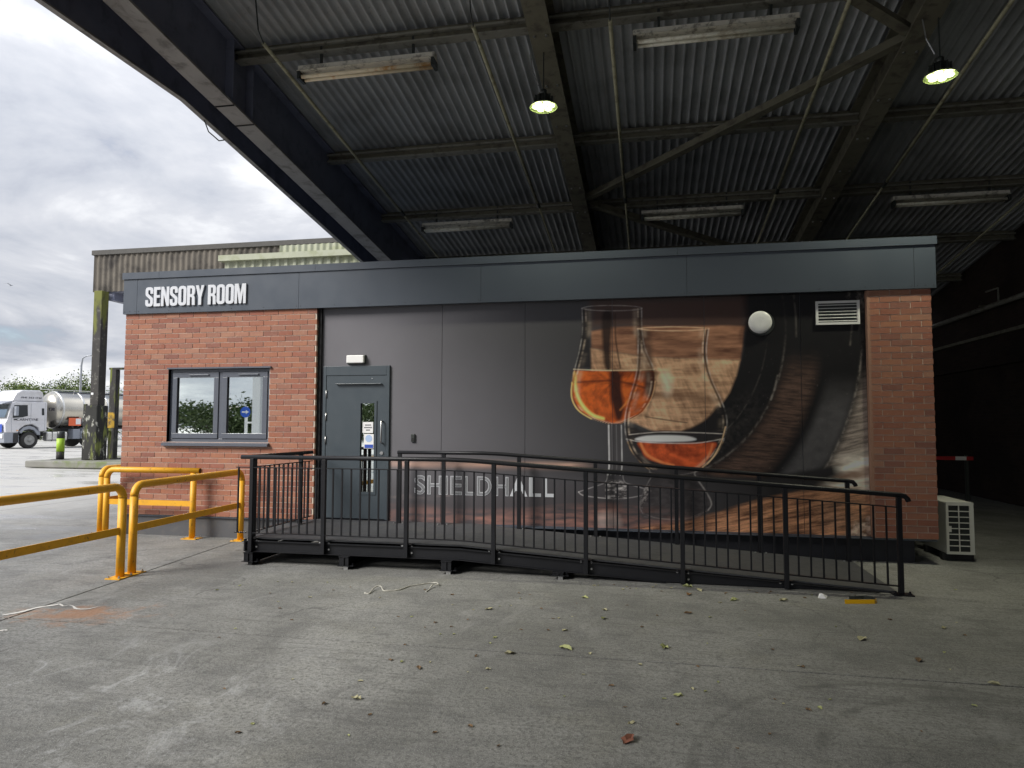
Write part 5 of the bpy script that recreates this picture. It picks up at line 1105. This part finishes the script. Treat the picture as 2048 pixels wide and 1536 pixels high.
# trees and a sign behind the camera: they show in the window glass
for i in range(10):
    tree('yard_tree', 'dark green tree in the reflected row, number %d counted from the window\'s left edge' % (i+1) if False else 'dark green tree of the row reflected in the window glass', -66+i*6.0, -60+(i % 3)*3, 2.9+(i*37 % 5)*.25, 9.5, 3600, .22, 'trees reflected in the window', mat=m_leaf2)
def mirror(u, v, y): p_ = onY(u, v, .06); d = ray(u, v); return p_+Vector((d.x, -d.y, d.z))*((p_.y-y)/d.y)
q = mirror(491, 824, -13.0); sp_ = thing('round_sign', 'blue round sign with a white arrow on a white column, reflected in the window', 'sign', (q.x, q.y, 0)); sgx = q.x
MB().box(sgx+.22, sgx+.52, q.y-.35, q.y-.05, 0, 3.6).build('column', m_white, sp_)
MB().lathe([(.19, 0), (.19, .012)], (sgx, q.y, q.z), 'y', 32).build('disc', M('sign_blue', (.015, .09, .50), .4), sp_); MB().box(sgx-.04, sgx+.219, q.y-.20, q.y-.15, q.z-.4, q.z-.34).build('bracket', m_white, sp_)
ar = MB().box(sgx-.13, sgx+.025, q.y+.0125, q.y+.016, q.z-.022, q.z+.022); ar.prism([(.025, .07), (.025, -.07), (.14, 0)], lambda a, b, d: (sgx+a, q.y+d, q.z+b), .0125, .016); ar.build('arrow', m_white, sp_)
MB().box(sgx-.03, sgx+.03, q.y-.10, q.y-.001, 0, q.z+.2).build('pole', m_white, sp_)
# =================================================================== BIRD
bd_ = CAM+ray(22, 571)*95; br = thing('gull', 'tiny bird gliding in the grey sky at far left', 'bird', tuple(bd_))
MB().tube([bd_+Vector((-.25, 0, -.03)), bd_+Vector((-.1, 0, 0)), bd_+Vector((.1, 0, .02)), bd_+Vector((.28, 0, .0))], [.01, .06, .055, .01], 8).build('body', m_tgrey, br, smooth=True)
w_ = MB(); w_.v = [tuple(bd_+Vector(p)) for p in ((.1, 0, .03), (-.08, 0, .03), (-.2, -.3, .18), (-.05, -.32, .2), (-.42, -.65, .10), (-.05, .3, .2), (-.2, .3, .18), (.38, .62, .32))]
w_.f = [(0, 1, 2, 3), (3, 2, 4), (0, 5, 6, 1), (5, 7, 6)]; w_.build('wings', m_tgrey, br)
# =================================================================== LITTER: LEAVES, CORD, TAPE
m_lf = [M('leaf_yellow_green', (.33, .35, .15), .7, var=.3, scale=30), M('leaf_pale', (.38, .36, .22), .7, var=.3, scale=30), M('leaf_brown', (.16, .10, .05), .75, var=.3, scale=30), M('leaf_red', (.17, .06, .035), .7, var=.3, scale=30), M('leaf_orange', (.30, .17, .07), .7, var=.3, scale=30)]
def leaf_mesh(seed, mat, sz):
    r = random.Random(seed); m_ = MB(); n = 5; pts = [(-1, 0, .05)]
    up_ = []; dn = []
    for i in range(1, n):
        t = i/n*2-1; w = (1-t*t)*.62*r.uniform(.6, 1.25); c = .25*r.uniform(.3, 1.4)
        up_.append((t, w, c+r.uniform(0, .25))); dn.append((t, -w, c+r.uniform(0, .3)))
    mid = [(-1, 0, .05)]+[(i/n*2-1, r.uniform(-.08, .08), r.uniform(.0, .14)) for i in range(1, n)]+[(1, 0, r.uniform(.1, .35))]
    P = mid+up_+dn; m_.v = [(a*sz, b*sz, c*sz) for a, b, c in P]; k = n+1
    m_.f = [(0, 1, k)]+[(i, i+1, k+i, k+i-1) for i in range(1, n-1)]+[(n-1, n, k+n-2)]
    m_.f += [(0, k+n-1, 1)]+[(i, k+n-2+i, k+n-1+i, i+1) for i in range(1, n-1)]+[(n-1, k+2*n-3, n)]
    z = min(v[2] for v in m_.v); m_.v = [(a, b, c-z+.002) for a, b, c in m_.v]
    me = m_.mesh('fallen_leaf', mat); return me
def leaf_(u, v, sz, mi, label, grp='fallen leaves on the concrete'):
    p = onZ(u, v); o = put('fallen_leaf', leaf_mesh(int(u*7+v), m_lf[mi], sz*1.05), None, loc=(p.x, p.y, .0)); o.rotation_euler = (0, 0, random.uniform(0, 6.28)); tag(o, label, 'leaf', grp); return o
big = [(1020, 1308, .045, 1, 'pale curled leaf left of a pair, on the long floor joint'), (1131, 1298, .055, 0, 'curled yellow green leaf on the floor joint, middle of three'), (1329, 1296, .045, 0, 'yellow green leaf on the floor joint, rightmost of three'),
       (1256, 1482, .050, 3, 'red brown leaf at the bottom of the photo'), (1375, 1174, .050, 0, 'bright yellow green leaf at the foot of the ramp beam'), (1378, 1190, .045, 4, 'orange brown leaf below the bright leaf near the ramp'), (1398, 1181, .05, 1, 'pale torn leaf beside the ramp beam'),
       (1468, 1201, .045, 0, 'spiky green leaf in front of the ramp'), (1567, 1202, .045, 1, 'pale leaf in front of the ramp, left of the white scrap'), (1724, 1279, .05, 1, 'pale ragged leaf on the dark floor at right'), (1838, 1322, .04, 2, 'brown leaf on the dark floor, right'), (1888, 1257, .035, 1, 'small leaf on the dark floor at far right'),
       (1356, 1392, .03, 0, 'small yellow leaf alone in the right foreground'), (712, 1398, .035, 1, 'white grey leaf alone in the left foreground'), (838, 1337, .03, 2, 'small curled leaf left of the pale leaf'), (1207, 1238, .042, 0, 'green leaf between the ramp and the floor joint'), (1210, 1221, .03, 1, 'small leaf just behind the green leaf'), (1376, 1227, .035, 2, 'dull brown leaf near the ramp middle'),
       (1170, 1196, .035, 0, 'small green leaf near the ramp foot pads'), (1263, 1447, .025, 1, 'tiny star shaped leaf above the red leaf'), (1130, 1262, .025, 1, 'tiny pale leaf above the curled green leaf'), (978, 1219, .035, 1, 'pale crumpled leaf right of the cord'), (1988, 1369, .035, 1, 'pale leaf at the far right on the floor joint')]
for L in big: leaf_(*L[:4], L[4])
small = [(1082, 1218), (1096, 1261), (905, 1210), (881, 1269), (908, 1269), (823, 1234), (748, 1256), (785, 1320), (780, 1321), (860, 1325), (796, 1234), (584, 1165), (556, 1164), (655, 1165), (479, 1172), (1022, 1212), (1284, 1255), (1315, 1232), (1440, 1206), (1490, 1222), (1520, 1272), (1106, 1238), (1180, 1308), (1144, 1234), (990, 1276), (1000, 1213), (1312, 1171), (1228, 1170), (740, 1430), (810, 1290), (935, 1240), (1042, 1260), (1590, 1168), (1500, 1170), (1395, 1334), (1280, 1330), (1900, 1340), (1780, 1240), (700, 1175), (760, 1196), (850, 1180), (1060, 1190), (620, 1195), (1545, 1300), (1420, 1235), (1250, 1415), (1660, 1400), (935, 1345)]
rl = random.Random(5); small += [(u_, 1168+(u_-1180)*.045+rl.uniform(0, 9)) for u_ in [rl.uniform(1180, 1760) for _ in range(26)]]+[(rl.uniform(420, 1950), 1180+rl.random()**2*320) for _ in range(60)]
for i, (u, v) in enumerate(small): leaf_(u, v, .011+.009*random.random(), random.choice([1, 2, 2, 0]), 'tiny dry leaf fragment among many scattered on the concrete', 'tiny leaf fragments')
m_cord = M('dirty_white_cord', (.42, .41, .36), .8, var=.2)
def cord(name, label, pts, r, mat, cat):
    P = [onZ(u, v, r)+Vector((0, 0, dz_)) for u, v, dz_ in pts]; Q = []
    for i in range(len(P)-1):
        p = [P[max(i-1, 0)], P[i], P[i+1], P[min(i+2, len(P)-1)]]
        for k in range(5): t = k/5; Q.append(.5*(2*p[1]+(p[2]-p[0])*t+(2*p[0]-5*p[1]+4*p[2]-p[3])*t*t+(3*p[1]-p[0]-3*p[2]+p[3])*t**3))
    Q.append(P[-1]); o = MB().tube(Q, [r*random.uniform(.6, 1.3) for _ in Q], 7).build(name, mat, None, smooth=True); return tag(o, label, cat)
cord('frayed_cord', 'frayed off-white cord lying on the concrete in front of the ramp', [(729, 1186, 0), (738, 1187, 0), (745, 1181, .01), (752, 1177, .02), (762, 1177, .02), (767, 1181, .0), (780, 1181, 0), (800, 1179, 0), (820, 1172, 0), (845, 1168, 0), (860, 1166, 0), (873, 1168, .012), (876, 1172, .01), (866, 1173, .02), (858, 1179, .0), (852, 1183, 0)], .0055, m_cord, 'cord')
p = onZ(1724, 1208); tp = thing('tape_strip', 'crumpled strip of yellow tape on the floor by the ramp end', 'tape', tuple(p)); m_tape = M('yellow_tape', (.72, .40, .01), .4)
a, b = onZ(1690, 1208), onZ(1750, 1208); c_ = onZ(1748, 1200); d_ = onZ(1712, 1199)
def ribbon(P, w, mat, nm):
    m_ = MB()
    for q in P: m_.v += [tuple(q), tuple(Vector(q)+Vector((0, .012, w)))]
    m_.f = [(2*i, 2*i+2, 2*i+3, 2*i+1) for i in range(len(P)-1)]; o = m_.build(nm, mat, tp); s_ = o.modifiers.new('t', 'SOLIDIFY'); s_.thickness = .0015; return o
ribbon([a+Vector((0, 0, .002)), a.lerp(b, .3)+Vector((0, 0, .002)), a.lerp(b, .7)+Vector((0, .0, .002)), b+Vector((0, 0, .002)), b+Vector((.03, .05, .002))], .035, m_tape, 'front_fold')
ribbon([b+Vector((.028, .055, .002)), c_+Vector((0, .02, .002)), d_.lerp(c_, .5)+Vector((0, .03, .002)), d_+Vector((0, 0, .002)), d_+Vector((-.06, -.01, .002))], .025, m_lampblack, 'back_fold')
q = onZ(1645, 1197); sc_ = MB(); sc_.v = [(q.x-.04, q.y, .001), (q.x+.03, q.y-.01, .002), (q.x+.05, q.y+.03, .02), (q.x-.02, q.y+.04, .035), (q.x, q.y+.01, .045)]; sc_.f = [(0, 1, 4), (1, 2, 4), (2, 3, 4), (3, 0, 4)]
tag(sc_.build('paper_scrap', m_paper), 'small white crumpled scrap left of the yellow tape', 'paper')
for o in S.objects:
    if '_abs' in o: del o['_abs']
